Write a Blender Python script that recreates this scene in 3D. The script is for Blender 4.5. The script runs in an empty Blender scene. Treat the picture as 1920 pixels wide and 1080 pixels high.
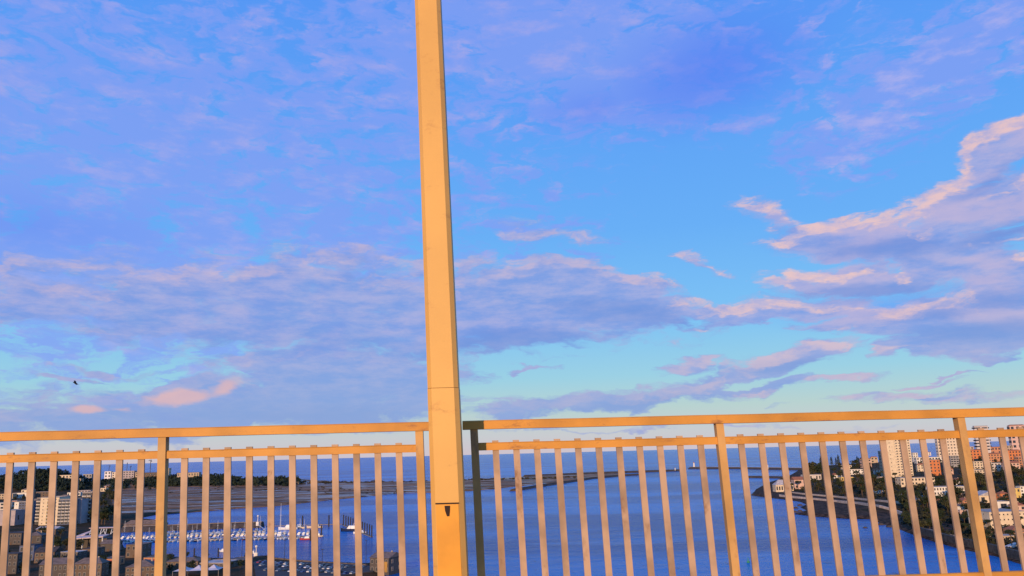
import bpy, bmesh, math, random
import numpy as np
from mathutils import Vector, Matrix
R = math.radians
random.seed(7)
S = bpy.context.scene
COL = S.collection

# ------------------------------------------------------------------ camera
F = 1500.0                       # focal length in pixels of the 1920 wide picture
PITCH = math.atan(310 / F); ROLL = 0.0259; EYE = 70.0
fw = Vector((0, math.cos(PITCH), math.sin(PITCH)))
r0 = Vector((1, 0, 0)); u0 = Vector((0, -math.sin(PITCH), math.cos(PITCH)))
cr = math.cos(ROLL) * r0 - math.sin(ROLL) * u0
cu = math.sin(ROLL) * r0 + math.cos(ROLL) * u0
cam_d = bpy.data.cameras.new('camera'); cam = bpy.data.objects.new('camera', cam_d); COL.objects.link(cam)
cam_d.sensor_width = 36; cam_d.lens = F / 1920 * 36
cam_d.clip_start = 0.05; cam_d.clip_end = 400000
m = Matrix((cr, cu, -fw)).transposed().to_4x4(); m.translation = (0, 0, EYE)
cam.matrix_world = m
S.camera = cam

def ray(px, py):
    d = fw + cr * ((px - 960) / F) + cu * ((540 - py) / F)
    return d
def azel(px, py):
    d = ray(px, py).normalized()
    return math.atan2(d.x, d.y), math.asin(d.z)
def P(px, py, z=0.0):            # the point at height z seen at a pixel: used only to measure the place
    d = ray(px, py); t = (z - EYE) / d.z
    return Vector((d.x * t, d.y * t, z))

# ------------------------------------------------------------------ world
def N(nt, typ, **kw):
    n = nt.nodes.new(typ)
    for k, v in kw.items(): setattr(n, k, v)
    return n
SUN_EL, SUN_BACK = 10.0, 16.5     # elevation; degrees to the left of straight behind the camera
to_sun = Vector((-math.sin(R(SUN_BACK)) * math.cos(R(SUN_EL)), -math.cos(R(SUN_BACK)) * math.cos(R(SUN_EL)), math.sin(R(SUN_EL))))
W = bpy.data.worlds.new('World'); S.world = W; W.use_nodes = True; W.cycles.sampling_method = 'NONE'
nt = W.node_tree; nt.nodes.clear(); L = nt.links.new

def mrange(t, src, a, b, c, d, smooth=True):
    n = N(t, 'ShaderNodeMapRange'); n.interpolation_type = 'SMOOTHSTEP' if smooth else 'LINEAR'
    for i, v in zip((1, 2, 3, 4), (a, b, c, d)): n.inputs[i].default_value = v
    t.links.new(src, n.inputs[0]); return n.outputs[0]
def mth(t, op, a, b=None, clamp=False):
    n = N(t, 'ShaderNodeMath', operation=op); n.use_clamp = clamp
    for i, v in enumerate((a, b)):
        if v is None: continue
        if isinstance(v, (int, float)): n.inputs[i].default_value = v
        else: t.links.new(v, n.inputs[i])
    return n.outputs[0]
def vmth(t, op, a, b):
    n = N(t, 'ShaderNodeVectorMath', operation=op)
    for i, v in enumerate((a, b)):
        if isinstance(v, (tuple, list)): n.inputs[i].default_value = v
        elif isinstance(v, (int, float)): n.inputs['Scale'].default_value = v
        else: t.links.new(v, n.inputs[i])
    return n.outputs['Value'] if op == 'LENGTH' else n.outputs[0]
def noise(t, vec, scale, detail=4, rough=.55, stretch=(1, 1, 1), rot=0.0, dist=0.0, out=0):
    mp = N(t, 'ShaderNodeMapping'); mp.inputs['Scale'].default_value = stretch; mp.inputs['Rotation'].default_value = (0, 0, rot)
    t.links.new(vec, mp.inputs[0])
    n = N(t, 'ShaderNodeTexNoise'); n.inputs['Scale'].default_value = scale; n.inputs['Detail'].default_value = detail
    n.inputs['Roughness'].default_value = rough; n.inputs['Distortion'].default_value = dist
    t.links.new(mp.outputs[0], n.inputs[0]); return n.outputs[out]

def density_group(name, blobs, nscale, nstretch, nrot, warp, thr, width, namp, inner=.25):
    g = bpy.data.node_groups.new(name, 'ShaderNodeTree')
    g.interface.new_socket('UV', in_out='INPUT', socket_type='NodeSocketVector')
    g.interface.new_socket('Density', in_out='OUTPUT', socket_type='NodeSocketFloat')
    gi = N(g, 'NodeGroupInput'); go = N(g, 'NodeGroupOutput'); uv = gi.outputs[0]
    w1 = noise(g, uv, 7, 5, .6, (1, 2.6, 1), .1, out=1)
    w1 = vmth(g, 'SUBTRACT', w1, (.5, .5, .5))
    w2 = vmth(g, 'MULTIPLY', w1, (warp * 1.6, warp * .7, 0))
    uvw = vmth(g, 'ADD', uv, w2)
    acc = None; turned = {}
    for (cx, cy, rx, ry, rot, s) in blobs:
        q = min((-24, -12, -5, 0, 5, 12, 24), key=lambda r_: abs(r_ - rot))
        th = R(q) - .026; cs, sn = math.cos(th), math.sin(th)
        if q not in turned:        # the plane turned by a few fixed angles, shared by all cloud masses
            vr = N(g, 'ShaderNodeVectorRotate'); vr.rotation_type = 'Z_AXIS'; vr.inputs['Angle'].default_value = -th
            g.links.new(uvw, vr.inputs[0]); turned[q] = vr.outputs[0]
    for (cx, cy, rx, ry, rot, s) in sorted(blobs, key=lambda b_: b_[4]):
        q = min((-24, -12, -5, 0, 5, 12, 24), key=lambda r_: abs(r_ - rot))
        th = R(q) - .026; cs, sn = math.cos(th), math.sin(th)
        a, e = azel(cx, cy); a, e = a * cs + e * sn, -a * sn + e * cs
        ix, iy = F / (rx * 1.15), F / (ry * 1.15)
        ma = N(g, 'ShaderNodeVectorMath', operation='MULTIPLY_ADD'); g.links.new(turned[q], ma.inputs[0])
        ma.inputs[1].default_value = (ix, iy, 0)
        if acc is None: ma.inputs[2].default_value = (-a * ix, -e * iy, 0)
        else:                      # a tiny dependence on the mass before keeps the shader stack small
            m2 = N(g, 'ShaderNodeVectorMath', operation='MULTIPLY_ADD'); g.links.new(acc, m2.inputs[0])
            m2.inputs[1].default_value = (1e-6, 1e-6, 0); m2.inputs[2].default_value = (-a * ix, -e * iy, 0)
            g.links.new(m2.outputs[0], ma.inputs[2])
        ln = vmth(g, 'LENGTH', ma.outputs[0], (0, 0, 0))
        md = N(g, 'ShaderNodeMath', operation='MULTIPLY_ADD'); g.links.new(ln, md.inputs[0])
        k_ = s / (1.25 - inner); md.inputs[1].default_value = -k_; md.inputs[2].default_value = 1.25 * k_
        acc = mth(g, 'MAXIMUM', md.outputs[0], acc if acc is not None else 0.0)
    n1 = noise(g, uvw, nscale, 7, .58, nstretch, nrot)
    n1 = mth(g, 'MULTIPLY', mth(g, 'SUBTRACT', n1, .5), namp)
    gate = mrange(g, acc, 0.0, .3, 0, 1)
    tot = mth(g, 'ADD', acc, mth(g, 'MULTIPLY', n1, gate))
    dn = mrange(g, tot, thr, thr + width, 0, 1)
    g.links.new(dn, go.inputs[0])
    return g
THICK = [(900,575,330,95,0,1),(1110,555,230,62,-12,1),(1010,610,200,55,10,1),(1340,568,250,24,-7,.75),
 (600,575,380,120,0,.9),(290,560,380,85,0,.75),(650,700,250,85,0,1),(500,765,480,42,0,.95),(150,795,300,32,0,.85),(745,712,50,22,0,1.1),(690,775,60,16,0,1.1),(850,640,90,30,0,.9),
 (1640,447,190,42,-4,1.1),(1590,522,150,34,0,1.1),(1800,470,170,38,5,1),(1700,505,120,30,0,.9),(1850,385,170,48,18,1),(1880,285,150,42,22,.95),(1780,590,200,58,0,1),(1850,640,200,34,0,1),(1900,510,120,60,0,.95),
 (1480,580,200,26,0,.8),(1700,660,90,18,12,.85),(1440,395,100,30,-12,.62),(1330,487,90,16,-20,.7),
 (1490,668,140,24,3,1),(1270,686,90,18,15,.95),(1540,617,70,13,0,.85),(1380,705,210,18,12,.85),(1130,755,320,26,8,.95),(1430,727,180,11,5,.95),
 (1000,692,50,6,0,.9),(1740,728,90,6,3,.85),(1790,712,50,4,3,.75),(1890,672,45,10,5,.85),(1720,752,260,12,2,.62),
 (175,768,46,13,5,1.4),(345,742,85,24,12,1.4),(1020,440,160,35,-8,.55),(200,690,170,8,0,.6),(120,705,130,6,0,.6),(1180,800,600,8,2,.5)]
VEIL = [(300,250,750,330,0,.85),(150,480,560,220,0,.95),(750,130,330,220,0,.8),(620,420,260,170,0,.8),(1020,70,420,150,-4,1.1),(1180,150,260,110,8,1.1),
 (1720,150,270,90,32,1.05),(1610,262,120,44,32,.95),(1860,50,200,80,20,1.05),(1500,150,120,50,20,.6),(1400,230,230,40,5,.5),(1000,420,200,70,-10,.5),(1500,90,200,60,20,.5)]
DEEP = [(1330,130,200,95,12,1.0),(1120,200,160,50,5,.6),(930,610,190,40,5,.9),(1650,455,170,28,-3,.8),(1700,580,200,36,0,.7),(60,420,260,60,0,.5)]
gT = density_group('thick_cloud', THICK, 13, (1, 3.0, 1), -.1, .10, .32, .36, 1.6)
gV = density_group('veil_cloud', VEIL, 24, (1, 2.4, 1), .42, .12, .20, .62, 2.9, 0.1)
SHADE = [(1660,462,150,20,-3,1),(1600,545,140,20,0,1),(1860,625,170,24,0,1),(1760,585,150,22,0,.7),(1900,430,120,20,12,1),(1900,560,110,22,0,.8),(1840,345,90,16,20,.7),(950,640,190,34,4,1),(1180,585,160,24,-6,.8),(600,640,300,40,0,.5),(1500,682,110,14,2,1),(1150,768,260,14,8,.9),(560,780,320,24,0,.8)]
gS = density_group('cloud_shade', SHADE, 12, (1, 2.6, 1), 0, .06, .12, .8, 1.2, 0.1)
gD = density_group('deep_cloud', DEEP, 5, (1, 2, 1), 0, .03, .0, 1.0, .2, 0.0)

tc = N(nt, 'ShaderNodeTexCoord'); sep = N(nt, 'ShaderNodeSeparateXYZ'); L(tc.outputs['Generated'], sep.inputs[0])
az = mth(nt, 'ARCTAN2', sep.outputs[0], sep.outputs[1]); el = mth(nt, 'ARCSINE', sep.outputs[2])
uvc = N(nt, 'ShaderNodeCombineXYZ'); L(az, uvc.inputs[0]); L(el, uvc.inputs[1]); uv = uvc.outputs[0]
def grp(g, vec):
    n = N(nt, 'ShaderNodeGroup'); n.node_tree = g; L(vec, n.inputs[0]); return n.outputs[0]
T0 = grp(gT, uv); T1 = grp(gT, vmth(nt, 'ADD', uv, (-.008, .013, 0)))
V0 = grp(gV, uv)
D0 = grp(gD, uv)
def srgb(r, g, b):
    f = lambda c: (c / 255 / 12.92) if c / 255 <= .04045 else ((c / 255 + .055) / 1.055) ** 2.4
    return (f(r), f(g), f(b), 1)
ramp = N(nt, 'ShaderNodeValToRGB'); L(mrange(nt, el, 0, .6, 0, 1, False), ramp.inputs[0])
stops = [(0.0, (214,202,212)), (.035, (206,210,216)), (.085, (188,216,216)), (.15, (158,214,236)), (.26, (128,200,252)), (.45, (106,180,255)), (.7, (94,166,255)), (1, (86,152,254))]
cr_ = ramp.color_ramp
cr_.elements[0].position = stops[0][0]; cr_.elements[0].color = srgb(*stops[0][1])
cr_.elements[1].position = stops[-1][0]; cr_.elements[1].color = srgb(*stops[-1][1])
for p, c in stops[1:-1]:
    e = cr_.elements.new(p); e.color = srgb(*c)
def mix(fac, a, b):
    n = N(nt, 'ShaderNodeMix'); n.data_type = 'RGBA'
    for i, v in ((0, fac), (6, a), (7, b)):
        if isinstance(v, (float, int, tuple)): n.inputs[i].default_value = v
        else: L(v, n.inputs[i])
    return n.outputs[2]
vlit = mrange(nt, noise(nt, uv, 15, 6, .62, (1, 2.6, 1), .42), .45, .75, 0, .85)
vcol = mix(vlit, srgb(134, 164, 252), srgb(184, 178, 240))
vcol = mix(mth(nt, 'MULTIPLY', mrange(nt, az, .25, .5, 0, .7), vlit), vcol, srgb(206, 194, 244))
tlit = mth(nt, 'MULTIPLY', mth(nt, 'SUBTRACT', T0, T1), 1.25, True)
tlit = mth(nt, 'MULTIPLY', tlit, mrange(nt, az, .05, .35, .38, 1))
tlit = mth(nt, 'MULTIPLY', tlit, mrange(nt, noise(nt, uv, 26, 5, .65, (1, 2.2, 1), .1), .36, .6, .35, 1))
soft = noise(nt, uv, 17, 8, .66, (1, 3.4, 1), -.05)
soft = mrange(nt, soft, .34, .7, 0, 1)
tb = mix(soft, srgb(126, 160, 234), srgb(176, 180, 230))
pinkish = mth(nt, 'MULTIPLY', mrange(nt, az, .12, .5, 0, .62), mrange(nt, noise(nt, uv, 8, 6, .6, (1, 3.0, 1), -.08), .42, .62, 0, 1))
tb = mix(pinkish, tb, srgb(214, 190, 218))
tb = mix(mth(nt, 'MULTIPLY', grp(gS, uv), .72), tb, srgb(110, 146, 224))
lowf = mrange(nt, el, .02, .16, 1, 0)
tb = mix(mth(nt, 'MULTIPLY', lowf, .75), tb, srgb(140, 170, 226))
tlit = mth(nt, 'MULTIPLY', tlit, mrange(nt, el, .07, .2, .45, 1))
tcol = mix(tlit, tb, srgb(244, 204, 202))
col = mix(mth(nt, 'MULTIPLY', V0, .78), ramp.outputs[0], vcol)
col = mix(mth(nt, 'MULTIPLY', D0, .75), col, srgb(88, 136, 252))
col = mix(mth(nt, 'MULTIPLY', T0, .93), col, tcol)
peach = mth(nt, 'MULTIPLY', grp(density_group('peach_puff', [(172,768,34,10,4,1),(335,745,55,14,8,1),(420,728,50,14,20,.8),(235,765,26,7,0,.6)], 22, (1,2,1), 0, .04, .3, .5, 1.0), uv), .7)
col = mix(peach, col, srgb(240, 190, 186))
# below the horizon: dull sea blue
col = mix(mrange(nt, el, -.02, -.001, 1, 0), col, srgb(70, 120, 190))
sky = N(nt, 'ShaderNodeTexSky'); sky.sky_type = 'NISHITA'; sky.sun_disc = False
sky.sun_elevation = R(SUN_EL); sky.sun_rotation = math.atan2(to_sun.x, to_sun.y)
bg1 = N(nt, 'ShaderNodeBackground'); L(sky.outputs[0], bg1.inputs[0]); bg1.inputs[1].default_value = .05
bg2 = N(nt, 'ShaderNodeBackground'); L(col, bg2.inputs[0]); bg2.inputs[1].default_value = 1.0
mx = N(nt, 'ShaderNodeMixShader'); mx.inputs[0].default_value = .9; L(bg1.outputs[0], mx.inputs[1]); L(bg2.outputs[0], mx.inputs[2])
wo = N(nt, 'ShaderNodeOutputWorld'); L(mx.outputs[0], wo.inputs[0])

# ------------------------------------------------------------------ sun, exposure
sd = bpy.data.lights.new('sun', 'SUN'); sd.energy = 4.2; sd.angle = R(.6); sd.color = (1, .68, .38)
so = bpy.data.objects.new('sun', sd); COL.objects.link(so)
so.rotation_euler = (-to_sun).to_track_quat('-Z', 'Y').to_euler(); so.location = (0, 0, 300)
S.view_settings.view_transform = 'Standard'; S.view_settings.look = 'None'
S.view_settings.exposure = 0; S.view_settings.gamma = 1

# ------------------------------------------------------------------ materials
MATS = {}
def mat(name, c, rough=.7, metal=0, var=.12, scale=.3, c2=None, spec=.3, bump=0, wear=None):
    if name in MATS: return MATS[name]
    m_ = bpy.data.materials.new(name); m_.use_nodes = True; t = m_.node_tree; b = t.nodes['Principled BSDF']
    b.inputs['Roughness'].default_value = rough; b.inputs['Metallic'].default_value = metal
    b.inputs['Specular IOR Level'].default_value = spec
    tc_ = N(t, 'ShaderNodeTexCoord')
    n = N(t, 'ShaderNodeTexNoise'); n.inputs['Scale'].default_value = scale; n.inputs['Detail'].default_value = 5
    t.links.new(tc_.outputs['Object'], n.inputs[0])
    mxx = N(t, 'ShaderNodeMix'); mxx.data_type = 'RGBA'
    if c2 is None: c2 = tuple(max(0, x * (1 - 2.2 * var)) for x in c)
    mxx.inputs[6].default_value = (*c, 1); mxx.inputs[7].default_value = (*c2, 1)
    t.links.new(mrange(t, n.outputs[0], .35, .68, 0, 1), mxx.inputs[0])
    out = mxx.outputs[2]
    if wear:      # streaks / stains with a shape of their own: (colour, scale, stretch, lo, hi)
        wn = noise(t, tc_.outputs['Object'], wear[1], 6, .7, wear[2])
        m2 = N(t, 'ShaderNodeMix'); m2.data_type = 'RGBA'; t.links.new(out, m2.inputs[6]); m2.inputs[7].default_value = (*wear[0], 1)
        t.links.new(mrange(t, wn, wear[3], wear[4], 0, 1), m2.inputs[0]); out = m2.outputs[2]
    t.links.new(out, b.inputs['Base Color'])
    if bump:
        bp = N(t, 'ShaderNodeBump'); bp.inputs['Strength'].default_value = bump; t.links.new(n.outputs[0], bp.inputs['Height']); t.links.new(bp.outputs[0], b.inputs['Normal'])
    MATS[name] = m_; return m_

def tag(o, label=None, cat=None, group=None, kind=None):
    if label: o['label'] = label
    if cat: o['category'] = cat
    if group: o['group'] = group
    if kind: o['kind'] = kind
    return o
def empty(name, loc=(0, 0, 0), rz=0, label=None, cat=None, group=None):
    o = bpy.data.objects.new(name, None); COL.objects.link(o); o.location = loc; o.rotation_euler = (0, 0, rz)
    o.empty_display_size = .5
    return tag(o, label, cat, group)
class MB:
    def __init__(s): s.v = []; s.f = []; s.mi = []; s.m = []
    def face(s, pts, mi=0):
        k = len(s.v); s.v += [tuple(p) for p in pts]; s.f.append(tuple(range(k, k + len(pts)))); s.mi.append(mi)
    def box(s, c, d, rz=0, mi=0):
        k = len(s.v); cs, sn = math.cos(rz), math.sin(rz)
        for z in (-1, 1):
            for x, y in ((-1, -1), (1, -1), (1, 1), (-1, 1)):
                X, Y = x * d[0] / 2, y * d[1] / 2
                s.v.append((c[0] + X * cs - Y * sn, c[1] + X * sn + Y * cs, c[2] + z * d[2] / 2))
        for f in ((0, 3, 2, 1), (4, 5, 6, 7), (0, 1, 5, 4), (1, 2, 6, 5), (2, 3, 7, 6), (3, 0, 4, 7)):
            s.f.append(tuple(k + i for i in f)); s.mi.append(mi)
    def tube(s, a, b, ra, rb=None, n=8, mi=0):
        rb = ra if rb is None else rb; a = Vector(a); b = Vector(b); ax = (b - a).normalized()
        x = ax.orthogonal().normalized(); y = ax.cross(x); k = len(s.v)
        for p, r in ((a, ra), (b, rb)):
            for i in range(n):
                t = 2 * math.pi * i / n; s.v.append(tuple(p + (x * math.cos(t) + y * math.sin(t)) * r))
        for i in range(n):
            j = (i + 1) % n; s.f.append((k + i, k + j, k + n + j, k + n + i)); s.mi.append(mi)
        s.f.append(tuple(k + i for i in reversed(range(n)))); s.f.append(tuple(k + n + i for i in range(n))); s.mi += [mi, mi]
    def prism(s, poly, z0, z1, mi=0):
        n = len(poly); k = len(s.v)
        for z in (z0, z1): s.v += [(p[0], p[1], z) for p in poly]
        for i in range(n):
            j = (i + 1) % n; s.f.append((k + i, k + j, k + n + j, k + n + i)); s.mi.append(mi)
        s.f.append(tuple(k + i for i in reversed(range(n)))); s.f.append(tuple(k + n + i for i in range(n))); s.mi += [mi, mi]
    def loft(s, rings, mi=0, cap=True, closed=True):
        k = len(s.v); n = len(rings[0])
        for r in rings: s.v += [tuple(p) for p in r]
        for a in range(len(rings) - 1):
            for i in range(n if closed else n - 1):
                j = (i + 1) % n; s.f.append((k + a * n + i, k + a * n + j, k + (a + 1) * n + j, k + (a + 1) * n + i)); s.mi.append(mi)
        if cap:
            s.f.append(tuple(k + i for i in reversed(range(n)))); s.f.append(tuple(k + (len(rings) - 1) * n + i for i in range(n))); s.mi += [mi, mi]
    def ball(s, c, r, nu=8, nv=5, mi=0):
        rings = []
        for j in range(nv + 1):
            ph = -math.pi / 2 + math.pi * j / nv; q = max(.02, math.cos(ph))
            rings.append([(c[0] + r[0] * q * math.cos(2 * math.pi * i / nu), c[1] + r[1] * q * math.sin(2 * math.pi * i / nu), c[2] + r[2] * math.sin(ph)) for i in range(nu)])
        s.loft(rings, mi)
    def mesh(s, name, mats):
        me = bpy.data.meshes.new(name); me.from_pydata(s.v, [], s.f)
        for q in (mats if isinstance(mats, (list, tuple)) else [mats]): me.materials.append(q)
        me.polygons.foreach_set('material_index', s.mi)
        bm = bmesh.new(); bm.from_mesh(me); bmesh.ops.recalc_face_normals(bm, faces=bm.faces); bm.to_mesh(me); bm.free()
        return me
    def build(s, name, mats, parent=None, loc=(0, 0, 0), rz=0):
        return link(name, s.mesh(name, mats), parent, loc, rz)
def link(name, me, parent=None, loc=(0, 0, 0), rz=0, scale=None):
    o = bpy.data.objects.new(name, me); COL.objects.link(o); o.parent = parent; o.location = loc; o.rotation_euler = (0, 0, rz)
    if scale: o.scale = scale
    return o
def copy_tree(o, parent=None):
    c = o.copy(); COL.objects.link(c); c.parent = parent
    for ch in list(o.children): copy_tree(ch, c)
    return c

# ================================================================== terrain
def poly_world(pts):
    out = []
    for p in pts:
        if len(p) == 3: out.append((p[1], p[2]))            # ('w', x, y) given in metres
        else:
            q = P(p[0], p[1], 0); out.append((q.x, q.y))
    return np.array(out)
SOUTH = poly_world([(1196, 890.5), (1150, 894), (1100, 899.5), (1060, 904), (1010, 909), (960, 913), (920, 918), (880, 921), (850, 924), (800, 924), (740, 926),
    (680, 932), (600, 940), (520, 949), (430, 955), (350, 962), (290, 966), (262, 972), (300, 976), (275, 981), (236, 986), (226, 992), (224, 1004), (232, 1026),
    (300, 1044), (370, 1047), (450, 1049), (505, 1041), (518, 1047), (560, 1051), (620, 1055), (690, 1058), (712, 1048), (736, 1064), (730, 1078),
    (700, 1084), (650, 1092), (600, 1125), (520, 1180), ('w', -90, 230), ('w', -2600, 200), ('w', -3800, 3300), ('w', -1500, 2950),
    (300, 894), (480, 898), (560, 902), (640, 904), (760, 903.5), (860, 901), (930, 897.5), (1010, 893.5), (1080, 891), (1150, 888.5)])
NORTH = poly_world([(1408, 929), (1430, 932), (1455, 935), (1480, 938), (1500, 941), (1512, 946), (1500, 951), (1512, 957), (1487, 964), (1530, 969), (1590, 973),
    (1640, 974), (1650, 982), (1680, 990), (1710, 1002), (1745, 1014), (1790, 1027), (1830, 1036), (1870, 1044), (1920, 1060), (1990, 1090), ('w', 330, 330),
    ('w', 700, 200), ('w', 3600, 200), ('w', 4000, 3300), ('w', 2200, 3500), (1640, 868), (1560, 873), (1500, 878), (1494, 884), (1476, 894), (1440, 905), (1418, 917)])

def sdist(poly, X, Y):               # signed distance, positive inside
    X = np.asarray(X, float); Y = np.asarray(Y, float)
    d = np.full(X.shape, 1e18); ins = np.zeros(X.shape, bool); n = len(poly)
    for i in range(n):
        x1, y1 = poly[i]; x2, y2 = poly[(i + 1) % n]
        ex, ey = x2 - x1, y2 - y1; l2 = ex * ex + ey * ey + 1e-9
        t = np.clip(((X - x1) * ex + (Y - y1) * ey) / l2, 0, 1)
        d = np.minimum(d, (X - x1 - t * ex) ** 2 + (Y - y1 - t * ey) ** 2)
        with np.errstate(divide='ignore', invalid='ignore'):
            c = ((y1 > Y) != (y2 > Y)) & (X < (x2 - x1) * (Y - y1) / (y2 - y1 + 1e-12) + x1)
        ins ^= c
    d = np.sqrt(d); return np.where(ins, d, -d)

# the wooded ridge on the south side: base row, crest row (tree tops) at each column
RIDGE = [(-120, 925, 893), (-80, 924, 893), (-40, 924, 898), (-10, 923, 899), (10, 922, 888), (38, 922, 881), (66, 922, 881), (84, 921, 886), (100, 920, 890), (115, 919, 897), (135, 918, 903), (160, 916, 903),
    (185, 916, 899), (210, 916, 899), (235, 916, 899), (262, 915, 893), (290, 915, 892), (318, 914, 893), (345, 914, 896), (375, 913, 893), (398, 913, 896),
    (425, 912, 898), (455, 911, 898), (485, 910, 897), (510, 909, 896), (532, 908, 897), (548, 907, 901)]
TREE_H = 9.0
bumps = []
for px, by, ty in RIDGE:
    q = P(px, by, 2); dd = q.y; hgt = (by - ty) * dd / F + (4 if px > 300 else 0)
    q2 = P(px, by, 2) * 1.0; q2.y += 60; bumps.append((q2.x * 1.0, q2.y, max(1.0, hgt - TREE_H)))
def nz(X, Y, s):                     # cheap smooth noise
    return (np.sin(X / s + 1.3) * np.cos(Y / (s * 1.17) - .7) + .5 * np.sin(X / (s * .43) - 2 + Y / (s * .9)) + .3 * np.cos(Y / (s * .27) + X / (s * .51))) / 1.8
def H(X, Y):
    X = np.asarray(X, float); Y = np.asarray(Y, float)
    ds = sdist(SOUTH, X, Y); dn = sdist(NORTH, X, Y)
    hs = np.clip(ds * .22, -3, 2.2) + np.where(ds > 12, .25 * nz(X, Y, 37), 0) * np.clip((ds - 12) / 40, 0, 1)
    rid = np.zeros(X.shape)
    for bx, by, bh in bumps:
        rid = np.maximum(rid, bh * np.exp(-(((X - bx) / 95) ** 2 + ((Y - by) / 110) ** 2)))
    hs = hs + rid * np.clip((ds) / 30, 0, 1)
    hn = np.clip(dn * .3, -3, 2.6)
    far = np.clip((Y - 850) / 800, 0, 1)
    slope = .125 - .085 * far; cap = 58 - 22 * far
    rise = np.clip(dn - 45, 0, 1e9) * slope
    rise = cap * (1 - np.exp(-rise / cap))
    hn = hn + rise + np.clip((dn - 30) / 60, 0, 1) * 1.2 * nz(X, Y, 60)
    return np.maximum(hs, hn)
def hz(x, y): return float(H(np.array([x]), np.array([y]))[0])
def hit(px, py):                     # where the sight line meets the ground
    d = ray(px, py); T = np.concatenate([np.arange(300, 1500, 4.0), np.arange(1500, 4500, 10.0)]) / d.y
    X = d.x * T; Y = d.y * T; Z = EYE + d.z * T; h = np.maximum(H(X, Y), 0); k = np.argmax(Z <= h)
    if not (Z <= h).any(): k = len(T) - 1
    return Vector((X[k], Y[k], h[k]))

def ground_grid():
    us = np.linspace(-1.15, 1.15, 760); ys = 300 * np.exp(np.linspace(0, math.log(4300 / 300), 400))
    U, YY = np.meshgrid(us, ys); X = U * YY; Hh = H(X, YY)
    nx, ny = len(us), len(ys); keep = Hh > -2.9
    fk = keep[:-1, :-1] | keep[1:, :-1] | keep[1:, 1:] | keep[:-1, 1:]
    jj, ii = np.nonzero(fk)
    quads = np.stack([jj * nx + ii, jj * nx + ii + 1, (jj + 1) * nx + ii + 1, (jj + 1) * nx + ii], 1)
    used = np.unique(quads); remap = -np.ones(nx * ny, int); remap[used] = np.arange(len(used))
    V = np.stack([X.ravel(), YY.ravel(), Hh.ravel()], 1)[used]
    me = bpy.data.meshes.new('ground'); me.from_pydata(V.tolist(), [], remap[quads].tolist())
    me.polygons.foreach_set('use_smooth', [True] * len(me.polygons))
    # kinds of ground as masks (what the ground itself is made of): sand on the spit, rock at the shore, earth and scrub elsewhere
    x, y = V[:, 0], V[:, 1]; ds = sdist(SOUTH, x, y); dn = sdist(NORTH, x, y)
    sand = np.clip((x + .33 * y - 0) / 120, 0, 1) * (y > 1000) * (ds > -5)
    south_flat = ((y > 1150) & (y < 2300) & (x > -.49 * y) & (ds > -5)); sand = np.maximum(sand, south_flat * 1.0)
    rock = np.clip((52 - np.abs(dn - 10)) / 20, 0, 1) * (dn > -30) * (V[:, 2] < 5)
    col = np.zeros((len(V), 4)); col[:, 0] = sand; col[:, 1] = rock; col[:, 2] = np.clip(V[:, 2] / 2.0, 0, 1); col[:, 3] = 1
    at = me.color_attributes.new('kinds', 'FLOAT_COLOR', 'POINT'); at.data.foreach_set('color', col.ravel())
    return me
def ground_mat():
    m_ = bpy.data.materials.new('ground_earth'); m_.use_nodes = True; t = m_.node_tree; b = t.nodes['Principled BSDF']
    at = N(t, 'ShaderNodeAttribute'); at.attribute_name = 'kinds'; sp = N(t, 'ShaderNodeSeparateColor'); t.links.new(at.outputs['Color'], sp.inputs[0])
    tc_ = N(t, 'ShaderNodeTexCoord'); ob = tc_.outputs['Object']
    def mixc(f, a, b_):
        n = N(t, 'ShaderNodeMix'); n.data_type = 'RGBA'
        for i, v in ((0, f), (6, a), (7, b_)):
            if isinstance(v, (float, int)): n.inputs[i].default_value = v
            elif isinstance(v, tuple): n.inputs[i].default_value = (*v, 1)
            else: t.links.new(v, n.inputs[i])
        return n.outputs[2]
    a1 = noise(t, ob, .035, 8, .65, (1, 1, 0)); a2 = noise(t, ob, .011, 6, .6, (.6, 1.6, 0), .2); a3 = noise(t, ob, .15, 4, .7, (1, 1, 0))
    earth = mixc(mrange(t, a1, .4, .6, 0, 1), (.085, .045, .022), (.024, .024, .010))
    earth = mixc(mrange(t, a3, .58, .72, 0, 1), earth, (.17, .11, .075))
    sandc = mixc(mrange(t, a2, .42, .6, 0, 1), (.38, .18, .085), (.15, .072, .034))
    sandc = mixc(mrange(t, a1, .55, .62, 0, .9), sandc, (.05, .05, .03))
    wet = mrange(t, noise(t, ob, .012, 5, .55, (.45, 2.4, 0), -.1), .53, .57, 0, 1)
    rockc = mixc(mrange(t, a3, .42, .6, 0, 1), (.022, .014, .010), (.12, .065, .04))
    c = mixc(sp.outputs[0], earth, sandc); c = mixc(mth(t, 'MULTIPLY', sp.outputs[1], .9), c, rockc)
    wetf = mth(t, 'MULTIPLY', wet, sp.outputs[0])
    c = mixc(mth(t, 'MULTIPLY', wetf, .6), c, (.06, .07, .09))
    t.links.new(c, b.inputs['Base Color'])
    r_ = N(t, 'ShaderNodeMapRange'); t.links.new(wetf, r_.inputs[0]); r_.inputs[3].default_value = .9; r_.inputs[4].default_value = .18; t.links.new(r_.outputs[0], b.inputs['Roughness'])
    t.links.new(mrange(t, wetf, 0, 1, .08, .5), b.inputs['Specular IOR Level'])
    bp = N(t, 'ShaderNodeBump'); bp.inputs['Strength'].default_value = .6; bp.inputs['Distance'].default_value = 1.5; t.links.new(a3, bp.inputs['Height'])
    t.links.new(bp.outputs[0], b.inputs['Normal'])
    return m_
g = link('ground', ground_grid()); g['kind'] = 'structure'; g.data.materials.append(ground_mat())

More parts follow.
